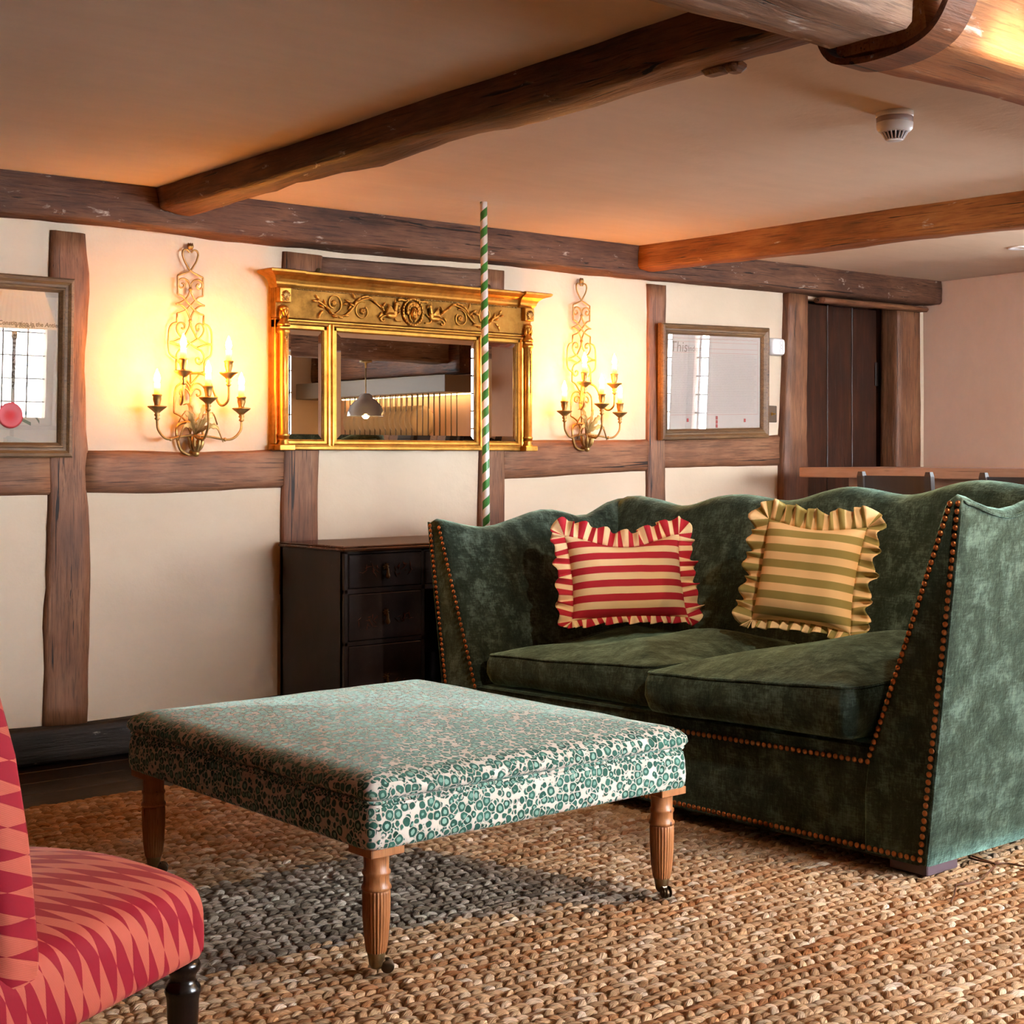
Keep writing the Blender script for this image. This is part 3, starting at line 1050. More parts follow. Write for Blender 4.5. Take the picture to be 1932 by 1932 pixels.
# side columns with capital, mask, shaft, base
for sgn in (-1, 1):
    cx = sgn * (hw - .032)
    mb = MB()
    mb.bb((cx - .028, -.062, .595), (cx + .028, -.03, .655), .003)
    mb.bb((cx - .024, -.056, .470), (cx + .024, -.03, .50), .003)
    mb.lathe([(.022, .045), (.022, .055), (.026, .058), (.020, .066), (.0205, .30), (.0205, .468), (.027, .475), (.025, .490)], (cx, -.046, 0), 16)
    mb.lathe([(.018, .018), (.026, .024), (.017, .036), (.025, .045)], (cx, -.046, 0), 16)
    mb.box((cx, -.046, .010), (.075, .062, .024), .003)
    mb.build('column', GOLD, M)
    mb = MB()
    for k in range(7):                                                # palmette
        a = lerp(-1.2, 1.2, k / 6)
        mb.tube([(cx, -.064, .605), (cx + .012 * math.sin(a), -.067, .612 + .016 * math.cos(a)), (cx + .021 * math.sin(a), -.065, .615 + .028 * math.cos(a))], [.002, .004, .003], 6)
    for s2 in (-1, 1):
        mb.tube([(cx + s2 * (.008 + .006 * math.cos(a)), -.065, .606 + .006 * math.sin(a)) for a in np.linspace(0, 6, 10)], .002, 5)
    mb.build('palmette', GOLD2, M)
    mb = MB()                                                         # little mask head on a collar
    mb.ell((cx, -.054, .558), (.015, .014, .021), 12, 8)
    mb.ell((cx, -.050, .570), (.021, .015, .014), 12, 6)
    for s2 in (-1, 1):
        mb.ell((cx + s2 * .017, -.050, .545), (.006, .010, .020), 8, 6)
        mb.ell((cx + s2 * .005, -.067, .562), .0026, 6, 4)
    mb.ell((cx, -.069, .556), (.003, .004, .006), 6, 5)
    mb.ell((cx, -.066, .547), (.005, .003, .002), 6, 4)
    mb.lathe([(.012, .535), (.016, .525), (.026, .51), (.028, .50)], (cx, -.046, 0), 12)
    mb.build('mask', GOLD, M)
    mb = MB()                                                         # pendant husks down the shaft
    for k in range(18):
        z = .44 - k * .010
        r = .004 * (1 - k / 26)
        mb.ell((cx, -.068, z), (r, .004, .006), 6, 4)
    mb.tube([(cx + .006 * math.cos(a), -.068, .452 + .006 * math.sin(a)) for a in np.linspace(0, 2 * PI, 12)], .0016, 5)
    mb.build('husk_drop', GOLD2, M)
# frieze carving
fz, fy = .597, -.037
mb = MB()
ov = [(.052 * math.cos(a), fy - .004, fz + .056 * math.sin(a)) for a in np.linspace(0, 2 * PI, 36)[:-1]]
mb.tube(ov, .0062, 8, True)
for k in range(26):
    a = 2 * PI * k / 26
    mb.ell((.052 * math.cos(a), fy - .009, fz + .056 * math.sin(a)), (.006, .004, .0045), 6, 4)
for s2 in (-1, 1):
    mb.tube(cr([(s2 * .02, fy - .006, fz + .054), (s2 * .045, fy - .008, fz + .046), (s2 * .065, fy - .005, fz + .05), (s2 * .082, fy - .003, fz + .044)], 4), [.003] * 5 + [.006] * 4 + [.007] * 3 + [.001], 6)
mb.ell((0, fy - .010, fz - .006), (.017, .014, .026), 12, 9)
for k in range(22):                                                   # curls
    a = lerp(-.5, PI + .5, k / 21)
    for rr in (.024, .033):
        mb.ell((rr * math.cos(a) * 1.0, fy - .009, fz + .006 + rr * math.sin(a) * .95), .0062 + .001 * ((k * 7) % 3), 6, 5)
for s2 in (-1, 1):
    mb.ell((s2 * .0065, fy - .0225, fz), .003, 6, 4)
    mb.ell((s2 * .008, fy - .020, fz - .010), (.004, .003, .004), 6, 4)
    mb.tube([(s2 * .002, fy - .024, fz + .006), (s2 * .011, fy - .021, fz + .007)], .0014, 5)
    mb.tube(cr([(s2 * .018, fy - .006, fz - .010), (s2 * .016, fy - .007, fz - .030), (s2 * .004, fy - .007, fz - .042)], 4), .004, 6)
mb.tube([(0, fy - .024, fz + .004), (0, fy - .0285, fz - .008)], [.0016, .0032], 6)
mb.ell((0, fy - .0225, fz - .016), (.006, .003, .002), 8, 4)
mb.build('medallion', GOLD, M)
for sgn in (-1, 1):
    X = lambda x: sgn * x
    g = MB()                                                          # winged griffin, facing the medallion
    g.ell((X(.118), fy - .006, fz - .022), (.030, .012, .014), 12, 7)
    g.ell((X(.098), fy - .006, fz - .010), (.013, .011, .020), 10, 7)
    g.tube(cr([(X(.098), fy - .006, fz), (X(.094), fy - .008, fz + .014), (X(.092), fy - .009, fz + .024)], 4), [.011, .011, .010, .010, .010, .009, .009, .009, .009], 8)
    g.ell((X(.090), fy - .009, fz + .028), (.012, .009, .010), 10, 6)
    g.tube([(X(.082), fy - .009, fz + .027), (X(.074), fy - .009, fz + .024), (X(.073), fy - .008, fz + .018)], [.006, .0045, .001], 6)
    g.tube([(X(.096), fy - .008, fz + .034), (X(.099), fy - .008, fz + .050)], [.004, .001], 6)
    for k in range(6):
        g.tube(cr([(X(.106), fy - .010, fz - .008), (X(.122 + .003 * k), fy - .013, fz + .012 - .004 * k), (X(.138 + .002 * k), fy - .008, fz + .026 - .009 * k)], 4), [.004] * 5 + [.005, .004, .003, .001], 6)
    g.tube(cr([(X(.145), fy - .006, fz - .024), (X(.162), fy - .005, fz - .028), (X(.170), fy - .005, fz - .040), (X(.160), fy - .005, fz - .048), (X(.152), fy - .005, fz - .040)], 4), .0045, 6)
    g.tube(cr([(X(.100), fy - .006, fz - .018), (X(.084), fy - .006, fz - .016), (X(.070), fy - .005, fz - .004)], 4), .0035, 6)
    g.tube(cr([(X(.102), fy - .006, fz - .026), (X(.090), fy - .006, fz - .042), (X(.064), fy - .005, fz - .044)], 4), .0042, 6)
    g.build('griffin', GOLD, M)
    s = MB()                                                          # leafy scrolls with rosettes
    def spiral(cx_, cz, r0, a0, turns, dirn, rad=.0032):
        pts = []
        for i in range(34):
            t = i / 33
            a = a0 + dirn * turns * 2 * PI * t
            r = r0 * (1 - .45 * t)
            pts.append((X(cx_ + r * math.cos(a)), fy - .003, cz + r * math.sin(a)))
        s.tube(pts, rad, 6)
        for k in range(12):
            a = 2 * PI * k / 12
            s.tube([(X(cx_), fy - .007, cz), (X(cx_ + .015 * math.cos(a)), fy - .004, cz + .015 * math.sin(a))], [.003, .0022], 5)
        s.ell((X(cx_), fy - .009, cz), (.005, .004, .005), 8, 5)
    spiral(.262, fz - .012, .040, 1.9, .95, -1)
    spiral(.405, fz + .012, .040, -1.7, .95, -1)
    s.tube(cr([(X(.150), fy - .004, fz - .005), (X(.185), fy - .004, fz + .020), (X(.215), fy - .004, fz + .040), (X(.248), fy - .005, fz + .040), (X(.290), fy - .004, fz + .022),
               (X(.325), fy - .004, fz - .015), (X(.360), fy - .004, fz - .038), (X(.410), fy - .005, fz - .034), (X(.445), fy - .004, fz - .006), (X(.490), fy - .004, fz + .018)], 6), .0045, 7)
    rl = random.Random(3)
    for (x, z, an) in ((.165, .010, .8), (.200, .030, .6), (.225, .046, .2), (.245, .050, -.1), (.265, .046, -.4), (.285, .036, -.7), (.300, .020, -1), (.318, .010, .6), (.310, .046, 1.2),
                       (.330, .000, -.9), (.345, -.036, .1), (.375, -.046, .1), (.40, -.044, .2), (.425, -.026, .8), (.440, -.010, 1.0), (.455, .010, 1.3), (.468, -.006, .4), (.490, .030, .9), (.500, .014, .2),
                       (.470, -.030, -.8), (.480, -.042, -1.2), (.172, -.022, -.9), (.155, .022, 2.2), (.338, .024, .4), (.352, .012, -.2)):
        d = Vector((X(math.cos(an)), 0, math.sin(an)))
        p = Vector((X(x), fy - .005, fz + z))
        s.tube([p - d * .014, p - d * .004 + Vector((0, -.004, 0)), p + d * .006 + Vector((0, -.003, 0)), p + d * .016], [.001, .006, .005, .001], 6)
    s.build('leaf_scroll', GOLD, M)
for sx in (-.455, .455):
    MB().lathe([(.0, .0), (.016, .0), (.016, .003), (.004, .003), (.004, .005), (.0, .005)], (0, 0, 0), 16, Matrix.Rotation(PI / 2, 3, 'X')).bb((-.012, -.003, -.03), (.012, 0, 0)).build(
        'hanging_plate', BRASS, M).location = (sx, -.002, .738)

# ---------------------------------------------------------------- framed papers
def text_into(mb, txt, size, M4, shear=0.0, bold=0.0):
    cu = bpy.data.curves.new('t', 'FONT')
    cu.body, cu.size, cu.shear, cu.resolution_u = txt, size, shear, 2
    cu.offset = bold
    ob = bpy.data.objects.new('t', cu)
    C.objects.link(ob)
    bpy.context.view_layer.update()
    me = bpy.data.meshes.new_from_object(ob.evaluated_get(bpy.context.evaluated_depsgraph_get()))
    fs = [tuple(p.vertices) for p in me.polygons
          if max((me.vertices[a].co - me.vertices[b].co).length for a in p.vertices for b in p.vertices) < size * 1.1]
    mb.add([M4 @ v.co for v in me.vertices], fs, False)
    bpy.data.objects.remove(ob)
    bpy.data.meshes.remove(me)
    bpy.data.curves.remove(cu)


UPR = Matrix.Rotation(PI / 2, 4, 'X')                                # text upright, facing -Y


def frame_parts(P, w, h, fw, mat, paper):
    prof = [(0, .008), (0, -.016), (.006, -.024), (.016, -.026), (.026, -.018), (.034, -.016), (.038, -.020), (.044, -.018), (fw, -.006), (fw, .008)]
    loops = [[Vector((-w / 2 + d, y, d)), Vector((w / 2 - d, y, d)), Vector((w / 2 - d, y, h - d)), Vector((-w / 2 + d, y, h - d))] for d, y in prof]
    MB().loft(loops, cap=False, sm=False).build('frame', mat, P)
    pp = MB().bb((-w / 2 + fw - .006, 0, fw - .006), (w / 2 - fw + .006, .004, h - fw + .006)).build('document', paper, P)
    MB().bb((-w / 2 + fw - .004, -.0045, fw - .004), (w / 2 - fw + .004, -.003, h - fw + .004)).build('glass', PANE, P)
    return pp


LEAN = R = math.radians
# left: lettered page with a red seal; its right part is in view
lw, lh = .90, .652
lo = Vector((2.367 - lw / 2, YW - .035, 1.098))
P1 = thing('picture_frame', 'bronze framed lettered document with red seal, cut by the photo edge beside the oak post', 'picture', lo, (math.radians(2.0), 0, 0))
doc = frame_parts(P1, lw, lh, .054, W_FRAME, PAPER)
def onpic(px, py):
    p = at(px, py, Y=YW - .04)
    return Vector((p.x - lo.x, -.0008, p.z - lo.z))
mb = MB()
for txt, px, py, sz in (("to the Constitution in the Antient", -38, 610, .030), ("a Book in", 26, 617, .026), ("hereinafter", 6, 626, .026), ("ux and A", 10, 634, .026), ("Compan", 14, 641, .026),
                        ("expences", 10, 649, .026), ("Lodge to", 14, 657, .026), ("ng there", 14, 665, .026), ("ety of", 15, 673, .026), ("kly mov", 14, 681, .026),
                        ("presents a", 12, 689, .026), ("I have", 16, 696, .026), ("myself at", 13, 704, .026), ("mber in th", 13, 712, .026), ("Queen's", 17, 728, .030)):
    if txt.startswith('Queen'):
        mb.build('lettering', INK, doc)
        mb = MB()
    text_into(mb, txt, sz * .72, Matrix.Translation(onpic(px, py)) @ UPR, .18, .0006)
q0, q1 = onpic(20, 731), onpic(48, 730)
mb.tube(cr([q0 + Vector((0, -.0003, .004)), q0 + Vector((.012, -.0003, -.006)), lerp(q0, q1, .6) + Vector((0, -.0003, -.007)), q1 + Vector((0, -.0003, -.002)), q1 + Vector((.004, -.0003, .010))], 5), .0008, 4)
mb.build('lettering', INK, doc)
sc = onpic(19, 783)
mb = MB()
mb.lathe([(0, .0), (.047, .0), (.048, .003), (.040, .005), (.036, .0042), (.0, .0042)], sc, 28, Matrix.Rotation(PI / 2, 3, 'X'))
mb.build('wax_seal', SEAL, doc)
mb = MB()
for (a, b, c) in (((38, 779), (62, 782), (74, 797)), ((38, 790), (50, 796), (58, 800))):
    g = []
    for p in cr([onpic(*a), onpic(*b), onpic(*c)], 5):
        g.append([p + Vector((0, -.0012, .006)), p + Vector((0, -.0012, -.006))])
    mb.sheet(g, sm=False)
mb.build('ribbon', RIBBON, doc)

# right: parchment indenture
rw, rh = .825, .585
ro = Vector((5.875, YW - .035, 1.193))
P2 = thing('picture_frame', 'bronze framed parchment deed with ruled red lines and small red seals by the light switch', 'picture', ro, (math.radians(1.5), -.024, 0))
doc = frame_parts(P2, rw, rh, .054, W_FRAME, PAPER2)
ix0, ix1, iz0, iz1 = -rw / 2 + .054, rw / 2 - .054, .054, rh - .054
mb = MB()
def strip(mb, x0, x1, z, t=.0008, y=-.0008):
    mb.add([(x0, y, z - t), (x1, y, z - t), (x1, y, z + t), (x0, y, z + t)], [(0, 1, 2, 3)], False)
for z in (iz1 - .034, iz1 - .066, iz1 - .088, iz0 + .072):
    strip(mb, ix0 + .02, ix1 - .02, z)
mb.add([(ix1 - .021, -.0008, iz0 + .07), (ix1 - .0195, -.0008, iz0 + .07), (ix1 - .0195, -.0008, iz1 - .02), (ix1 - .021, -.0008, iz1 - .02)], [(0, 1, 2, 3)], False)
mb.tube([(x, -.001, iz1 - .018 + .0025 * abs(math.sin(x * 70))) for x in np.linspace(ix0 + .02, ix1 - .02, 70)], .0008, 4)
mb.build('red_rules', REDINK, doc)
mb = MB()
rl = random.Random(9)
nl = 34
for k in range(nl):                                                   # close handwritten lines
    z = iz1 - .098 - k * (iz1 - .098 - iz0 - .085) / (nl - 1)
    x = ix0 + .025
    while x < ix1 - .05:
        w = rl.uniform(.008, .026)
        n = max(2, int(w / .0035))
        mb.tube([(x + w * i / n, -.0008, z + .0014 * (-1) ** i * rl.uniform(.3, 1)) for i in range(n + 1)], .0005, 3)
        x += w + rl.uniform(.003, .006)
mb.build('handwriting', INKG, doc)
mb = MB()
text_into(mb, "This", .075, Matrix.Translation((ix0 + .025, -.0009, iz1 - .085)) @ UPR, .1)
mb.build('heading_word', INKG, doc)
mb = MB()
text_into(mb, "Indenture", .042, Matrix.Translation((ix0 + .155, -.0009, iz1 - .082)) @ UPR, 0)
mb.build('heading_word', INKG, doc)
for (x, z) in ((ix0 + .155, iz0 + .045), (ix0 + .375, iz0 + .055), (ix0 + .375, iz0 + .034), (ix0 + .375, iz0 + .013), (ix0 + .595, iz0 + .04)):
    MB().box((x, -.001, z), (.014, .003, .018), .001).build('paper_seal', SEAL, doc)

# ---------------------------------------------------------------- sensor and switch
def wall_quad(x0, y0, x1, y1):
    a, b = at(x0, y0, Y=YW - .02), at(x1, y1, Y=YW - .02)
    return a, b
a, b = wall_quad(1451, 637, 1477, 672)
T = thing('wall_sensor', 'white plastic alarm box beside the parchment frame', 'alarm', ((a.x + b.x) / 2, YW + .002, b.z))
w, h = (b.x - a.x) * 1.0, a.z - b.z
mb = MB()
rings = []
for y, k in ((0, .96), (-.012, 1), (-.028, .99), (-.040, .90), (-.043, .84)):
    ring = []
    for i in range(32):
        an = 2 * PI * i / 32
        c_, s_ = math.cos(an), math.sin(an)
        e = lambda v: math.copysign(abs(v) ** .35, v)
        ring.append(Vector((e(c_) * w / 2 * k, y, h / 2 + e(s_) * h / 2 * k)))
    rings.append(ring)
mb.loft(rings)
mb.build('casing', WHITEP, T)
mb = MB()
for (zz, r) in ((h * .72, .011), (h * .5, .009), (h * .26, .014)):
    mb.tube([(w * .18 + r * math.cos(t), -.0432, zz + r * math.sin(t)) for t in np.linspace(0, 2 * PI, 16)[:-1]], .0008, 5, True)
mb.build('ring_marks', simple('grey_mark', srgb(196, 190, 190), .5), T)
a, b = wall_quad(1450, 765, 1468, 797)
T = thing('light_switch', 'brown metal light switch plate with brass toggle beside the door post', 'light switch', ((a.x + b.x) / 2, YW, b.z))
MB().bb((-.044, -.010, 0), (.044, 0, a.z - b.z), .003).build('plate', simple('bronze_plate', srgb(98, 82, 66), .4, .6), T)
MB().lathe([(.009, 0), (.009, .004), (.004, .006), (.003, .018), (.0045, .022), (.001, .026)], (0, -.010, (a.z - b.z) * .5), 12, Matrix.Rotation(PI / 2, 3, 'X')).build('toggle', GOLD, T)

# ---------------------------------------------------------------- striped pole
t = NT('candy_stripe')
v = t.n('SeparateXYZ', {'Vector': t.n('TexCoord').outputs['Object']})
ang = t.math('ARCTAN2', v.outputs[1], v.outputs[0])
fr = t.math('FRACT', t.math('ADD', t.math('MULTIPLY', v.outputs[2], 1 / .0725), t.math('MULTIPLY', ang, -1 / (2 * PI))))
col = t.mix(t.ramp(fr, [(.50, (0, 0, 0)), (.515, (1, 1, 1))]), srgb(236, 222, 212), srgb(62, 128, 54))
POLEM = t.pbr(col, .3, None, 0, .5)
pb = at(917.5, 980, Y=4.70)
pt = at(912.5, 384, Y=4.70)
dirp = (pt - pb).normalized()
foot = pb - dirp * (pb.z / dirp.z)
top = foot + dirp * ((ceil_z(pt.x, pt.y) + .004) / dirp.z)
Lp = (top - foot).length
mb = MB().lathe([(.0148, 0), (.0148, Lp * .5), (.0146, Lp)], (0, 0, 0), 24)
o = mb.build('striped_pole', POLEM, label='thin green and white spiral striped pole rising to the ceiling in front of the mirror', cat='pole')
o.location = foot
o.rotation_euler = (dirp.to_track_quat('Z', 'Y')).to_euler()

# ---------------------------------------------------------------- black kneehole desk
dx0, dy0, dz1 = 3.265, 4.81, .757
DW, DD = 1.12, YW - .03 - 4.81
K = thing('kneehole_desk', 'black lacquered kneehole desk with small brass drop pulls under the mirror', 'desk', (dx0, dy0, 0))
mb = MB()
mb.bb((-.012, -.014, dz1 - .020), (DW + .012, DD, dz1 - .008), .004)
mb.bb((-.006, -.008, dz1 - .008), (DW + .006, DD, dz1), .003)
mb.build('top', m_wood('brown_lacquer_top', srgb(44, 28, 22), srgb(84, 58, 46), srgb(120, 88, 70), .0, 1, .10, .02, .9), K)
PW = .385
mb = MB()
for x0 in (0, DW - PW):
    mb.bb((x0, .012, .06), (x0 + .016, DD, dz1 - .02), .002)
    mb.bb((x0 + PW - .016, .012, .06), (x0 + PW, DD, dz1 - .02), .002)
    mb.bb((x0, DD - .02, .06), (x0 + PW, DD, dz1 - .02))
    for z0, z1 in ((.725, .740), (.572, .592), (.372, .390), (.06, .085)):
        mb.bb((x0, .0, z0), (x0 + PW, .03, z1), .002)
    mb.bb((x0, .0, .06), (x0 + .018, .03, .74), .002)
    mb.bb((x0 + PW - .018, .0, .06), (x0 + PW, .03, .74), .002)
mb.bb((PW, .012, .725), (DW - PW, DD, .740))
mb.bb((PW, .0, .572), (DW - PW, .03, .592), .002)
mb.bb((PW, .30, .27), (DW - PW, .32, .575))
mb.build('carcass', LACQ, K)
for x0 in (0, DW - PW):
    MB().bb((x0 - .006, -.006, -.025), (x0 + PW + .006, DD, .06), .006).build('plinth', LACQ, K)
def drawer(x0, x1, z0, z1, seed):
    d = MB().bb((x0 + .002, -.004, z0 + .002), (x1 - .002, .018, z1 - .002), .003).build('drawer', LACQ, K)
    r2 = random.Random(seed)
    for sgn in (-1, 1):                                               # worn painted sprays
        mb = MB()
        cx_, cz = (x0 + x1) / 2 + sgn * (x1 - x0) * .24, (z0 + z1) / 2
        for k in range(14):
            a = r2.uniform(0, 2 * PI)
            p = Vector((cx_ + r2.uniform(-.045, .045), -.0046, cz + r2.uniform(-.025, .022) - (.02 if z1 - z0 > .17 else 0)))
            d_ = Vector((math.cos(a), 0, math.sin(a)))
            l = r2.uniform(.006, .016)
            mb.tube([p - d_ * l, p, p + d_ * l], [.0006, .003, .0006], 5, flat=.3)
        mb.build('painted_spray', JAPAN, d)
    cx_, cz = (x0 + x1) / 2, (z0 + z1) / 2
    mb = MB()
    star = []
    for k in range(16):
        a = 2 * PI * k / 16
        r = .017 if k % 2 == 0 else .010
        star.append((cx_ + r * math.sin(a), cz + .014 + r * math.cos(a)))
    mb.loft([[Vector((x, -.004, z)) for x, z in star], [Vector((lerp(cx_, x, .7), -.010, lerp(cz + .014, z, .7))) for x, z in star]], sm=False)
    mb.ell((cx_, -.012, cz + .014), .006, 8, 5)
    mb.lathe([(.002, .012), (.005, .004), (.006, -.010), (.010, -.022), (.008, -.030), (.002, -.034)], (cx_, -.016, cz), 10)
    mb.build('drop_pull', BRASS, d)
for j, x0 in enumerate((.018, DW - PW + .018)):
    for i, (z0, z1) in enumerate(((.592, .725), (.390, .572), (.085, .372))):
        drawer(x0, x0 + PW - .036, z0, z1, i + 5 * j)
drawer(PW + .0, DW - PW, .592, .725, 21)

# ---------------------------------------------------------------- ceiling fittings
def on_ceiling(px, py):
    z = 2.13
    for _ in range(4):
        p = at(px, py, Z=z)
        z = ceil_z(p.x, p.y)
    return Vector((p.x, p.y, z))
p = on_ceiling(1688, 212)
p.z -= .002
Sd = thing('smoke_detector', 'round white smoke detector on the ceiling right of the dark joist', 'smoke detector', p)
MB().lathe([(.056, .006), (.057, -.010), (.056, -.014), (.050, -.014)], (0, 0, 0), 32).build('base', WHITEP, Sd)
MB().lathe([(.053, -.012), (.056, -.015), (.0555, -.030), (.053, -.033)], (0, 0, 0), 32).build('beacon_ring', simple('clear_lens', srgb(170, 150, 150), .12, 0, .7), Sd)
MB().lathe([(.055, -.030), (.056, -.034), (.054, -.050), (.047, -.058), (.040, -.060)], (0, 0, 0), 32).build('collar', WHITEP, Sd)
mb = MB().lathe([(.0, -.086), (.022, -.086), (.026, -.083), (.024, -.080)], (0, 0, 0), 24)
for k in range(18):
    a = 2 * PI * k / 18
    mb.tube([(.040 * math.cos(a), .040 * math.sin(a), -.058), (.025 * math.cos(a), .025 * math.sin(a), -.083)], .0026, 5)
mb.build('vent_cage', WHITEP, Sd)
MB().lathe([(.034, -.056), (.020, -.080)], (0, 0, 0), 20).build('sensor_chamber', simple('dark_chamber', srgb(40, 34, 32), .6), Sd)
p = on_ceiling(1922, 466)
p.z -= .004
Dl = thing('ceiling_downlight', 'white recessed downlight ring on the far ceiling near the pink wall', 'ceiling light', p)
MB().lathe([(.030, .012), (.034, .0), (.052, -.006), (.056, -.002), (.054, .006)], (0, 0, 0), 28).build('bezel', WHITEP, Dl)
MB().lathe([(.0, .010), (.031, .010)], (0, 0, 0), 24, cap=False).build('lamp_face', m_emit('downlight_glow', (1, .86, .7, 1), 1.2), Dl)
# ---------------------------------------------------------------- padded blocks
def rrect(x0, x1, y0, y1, rc, m=16, k=5):
    pts = []
    for cx_, cy_, a0 in ((x1 - rc, y0 + rc, -PI / 2), (x1 - rc, y1 - rc, 0), (x0 + rc, y1 - rc, PI / 2), (x0 + rc, y0 + rc, PI)):
        arc = [(cx_ + rc * math.cos(a0 + PI / 2 * i / k), cy_ + rc * math.sin(a0 + PI / 2 * i / k)) for i in range(k + 1)]
        if pts:
            a, b = pts[-1], arc[0]
            pts += [(lerp(a[0], b[0], i / m), lerp(a[1], b[1], i / m)) for i in range(1, m)]
        pts += arc
    a, b = pts[-1], pts[0]
    pts += [(lerp(a[0], b[0], i / m), lerp(a[1], b[1], i / m)) for i in range(1, m)]
    return pts


def padded(mb, x0, x1, y0, y1, levels, crown, rc=.03, m=16, bulge=0.0):
    cx_, cy_ = (x0 + x1) / 2, (y0 + y1) / 2
    rings = []
    for z, ins in levels:
        r = [Vector((x, y, z)) for x, y in rrect(x0 + ins, x1 - ins, y0 + ins, y1 - ins, max(.006, rc - ins * .3), m)]
        rings.append(r)
    zt = levels[-1][0]
    last = rings[-1]
    hx, hy = (x1 - x0) / 2, (y1 - y0) / 2
    for t in (.965, .92, .85, .76, .66, .55, .43, .3, .17, .05):
        r = []
        for p in last:
            x, y = cx_ + (p.x - cx_) * t, cy_ + (p.y - cy_) * t
            f = (1 - t ** 2.0)
            r.append(Vector((x, y, zt + crown * f)))
        rings.append(r)
    return mb.loft(rings)


# ---------------------------------------------------------------- ottoman
ox0, ox1, oy0, oy1 = 1.812, 2.782, 2.575, 3.69
oo = Vector((ox0, oy0, 0))
OT = thing('ottoman', 'large square ottoman in green and cream leopard velvet on turned wooden legs with castors', 'ottoman', oo)
ow, od = ox1 - ox0, oy1 - oy0
mb = MB()
padded(mb, 0, ow, 0, od, [(.277, .012), (.279, .004), (.286, 0), (.31, -.002), (.345, 0), (.366, .003), (.372, .010), (.376, .012), (.380, .008), (.384, .0), (.392, -.006),
                          (.404, -.004), (.415, .006), (.424, .022), (.430, .042)], .033, .028, 18)
def lump(p):
    n = noise.noise(p * 7) * .0022
    return p + Vector((n, n, n * (1 if p.z > .29 else 0)))
mb.warp(lump)
body = mb.build('cushion_body', LEOPARD, OT)
uv_box(body)
mb = MB()
rr = [Vector((x, y, .3765 + .0016 * noise.noise(Vector((x * 9, y * 9, 1))))) for x, y in rrect(.004, ow - .004, .004, od - .004, .028, 18)]
mb.tube(rr, .0042, 6, True)
w = mb.build('welt', LEOPARD, OT)
uv_box(w)
MB().bb((.06, .06, .270), (ow - .06, od - .06, .282)).build('base_board', IRON, OT)
lp = [(.055, .055), (ow - .043, .055), (.055, od - .05), (ow - .043, od - .05)]
for i, (x, y) in enumerate(lp):
    mb = MB()
    mb.box((x, y, .2685), (.086, .086, .019), .0015)
    mb.lathe([(.026, .2605), (.029, .256), (.0275, .252), (.027, .225), (.0305, .221), (.0305, .216), (.0275, .212), (.028, .195), (.032, .189), (.0325, .184), (.029, .181)], (x, y, 0), 32)
    n = 96
    mb.lathe([(.0295, .181), (.0305, .175), (.0300, .13), (.0265, .08), (.0225, .052), (.0205, .047)], (x, y, 0), n, flute=24, depth=.085)
    leg = mb.build('leg', W_LEG, OT)
    leg.data.update()
    MB().lathe([(.0195, .050), (.0200, .047), (.0185, .040), (.0150, .020), (.0115, .014), (.004, .012)], (x, y, 0), 24).build('ferrule', BRASS, leg)
    wx = (.020, -.012, 0) if i != 1 else (-.006, -.020, 0)
    wv = Vector((x, y, 0)) + Vector(wx)
    d = Vector(wx).normalized()
    ax = Vector((-d.y, d.x, 0))
    RM = Matrix((d, Vector((0, 0, 1)), ax)).transposed()
    mb = MB()
    mb.lathe([(.0, -.006), (.008, -.006), (.0125, -.004), (.0135, 0), (.0125, .004), (.008, .006), (.0, .006)], wv + Vector((0, 0, .0145)), 22, RM)
    for s in (-1, 1):
        mb.lathe([(.0, -.0014), (.013, -.0014), (.0145, .0), (.013, .0014), (.0, .0014)], wv + Vector((0, 0, .0175)) + ax * (.0095 * s), 22, RM)
    mb.tube([Vector((x, y, .022)), wv + Vector((0, 0, .028)) - d * .004], [.009, .006], 10)
    mb.build('castor', m_gold('castor_bronze_%d' % i, (.16, .11, .07, 1), .25), leg)

# ---------------------------------------------------------------- sofa
SX = 3.36
so = Vector((SX, 2.28, 0))
def SS(p):
    return Vector((p.x, p.y, p.z * (1 - .060 * (p.y - 2.30))))
SO = thing('sofa', 'dark green velvet high-sided scalloped sofa with rows of copper nail heads', 'sofa', so)
top_arm = smooth([(0, 1.000), (.05, .992), (.14, .968), (.24, .958), (.36, .985), (.50, 1.022), (.60, 1.020), (.68, .998), (.74, .990), (.82, 1.02), (.93, 1.062), (1.15, 1.068)])
AIN = .28
def arm(sgn, yb_out, yt_out, yb_in, yt_in):
    rings = []
    for x in (0.0, .004, .012, .05, .10, .16, .22, .28, .34, .40, .46, .52, .58, .64, .70, .76, .82, .88, .94, 1.0, 1.05):
        zt = interp(top_arm, x)
        e = {0.0: .010, .004: .004}.get(x, 0)
        ring = []
        zs = [.035 + e, .10, .2, .32, .45, .58, .70, .80, .88]
        for z in zs + [zt - .03]:
            z = min(z, zt - .03)
            y = lerp(yb_out, yt_out, z / 1.0) + sgn * e * -1 * -1 * 0
            ring.append((y - sgn * e, z))
        yo, yi = lerp(yb_out, yt_out, zt), lerp(yb_in, yt_in, min(1, (zt - AIN) / .72))
        ring += [(lerp(yo, yi, .15), zt - .010 - e), (lerp(yo, yi, .5), zt - e), (lerp(yo, yi, .85), zt - .010 - e)]
        for z in [zt - .03] + zs[::-1]:
            z = min(z, zt - .03)
            t = max(0, min(1, (z - AIN) / .72))
            ring.append((lerp(yb_in, yt_in, t) + sgn * e, z))
        rings.append([Vector((SX + x, y, z)) for y, z in ring])
    return MB().loft(rings).warp(SS)
AR = (2.283, 2.172, 2.478, 2.218)
AL = (4.275, 4.405, 4.105, 4.335)
arm(-1, *AR).build('arm', VELVET, SO, org=so)
arm(1, *AL).build('arm', VELVET, SO, org=so)
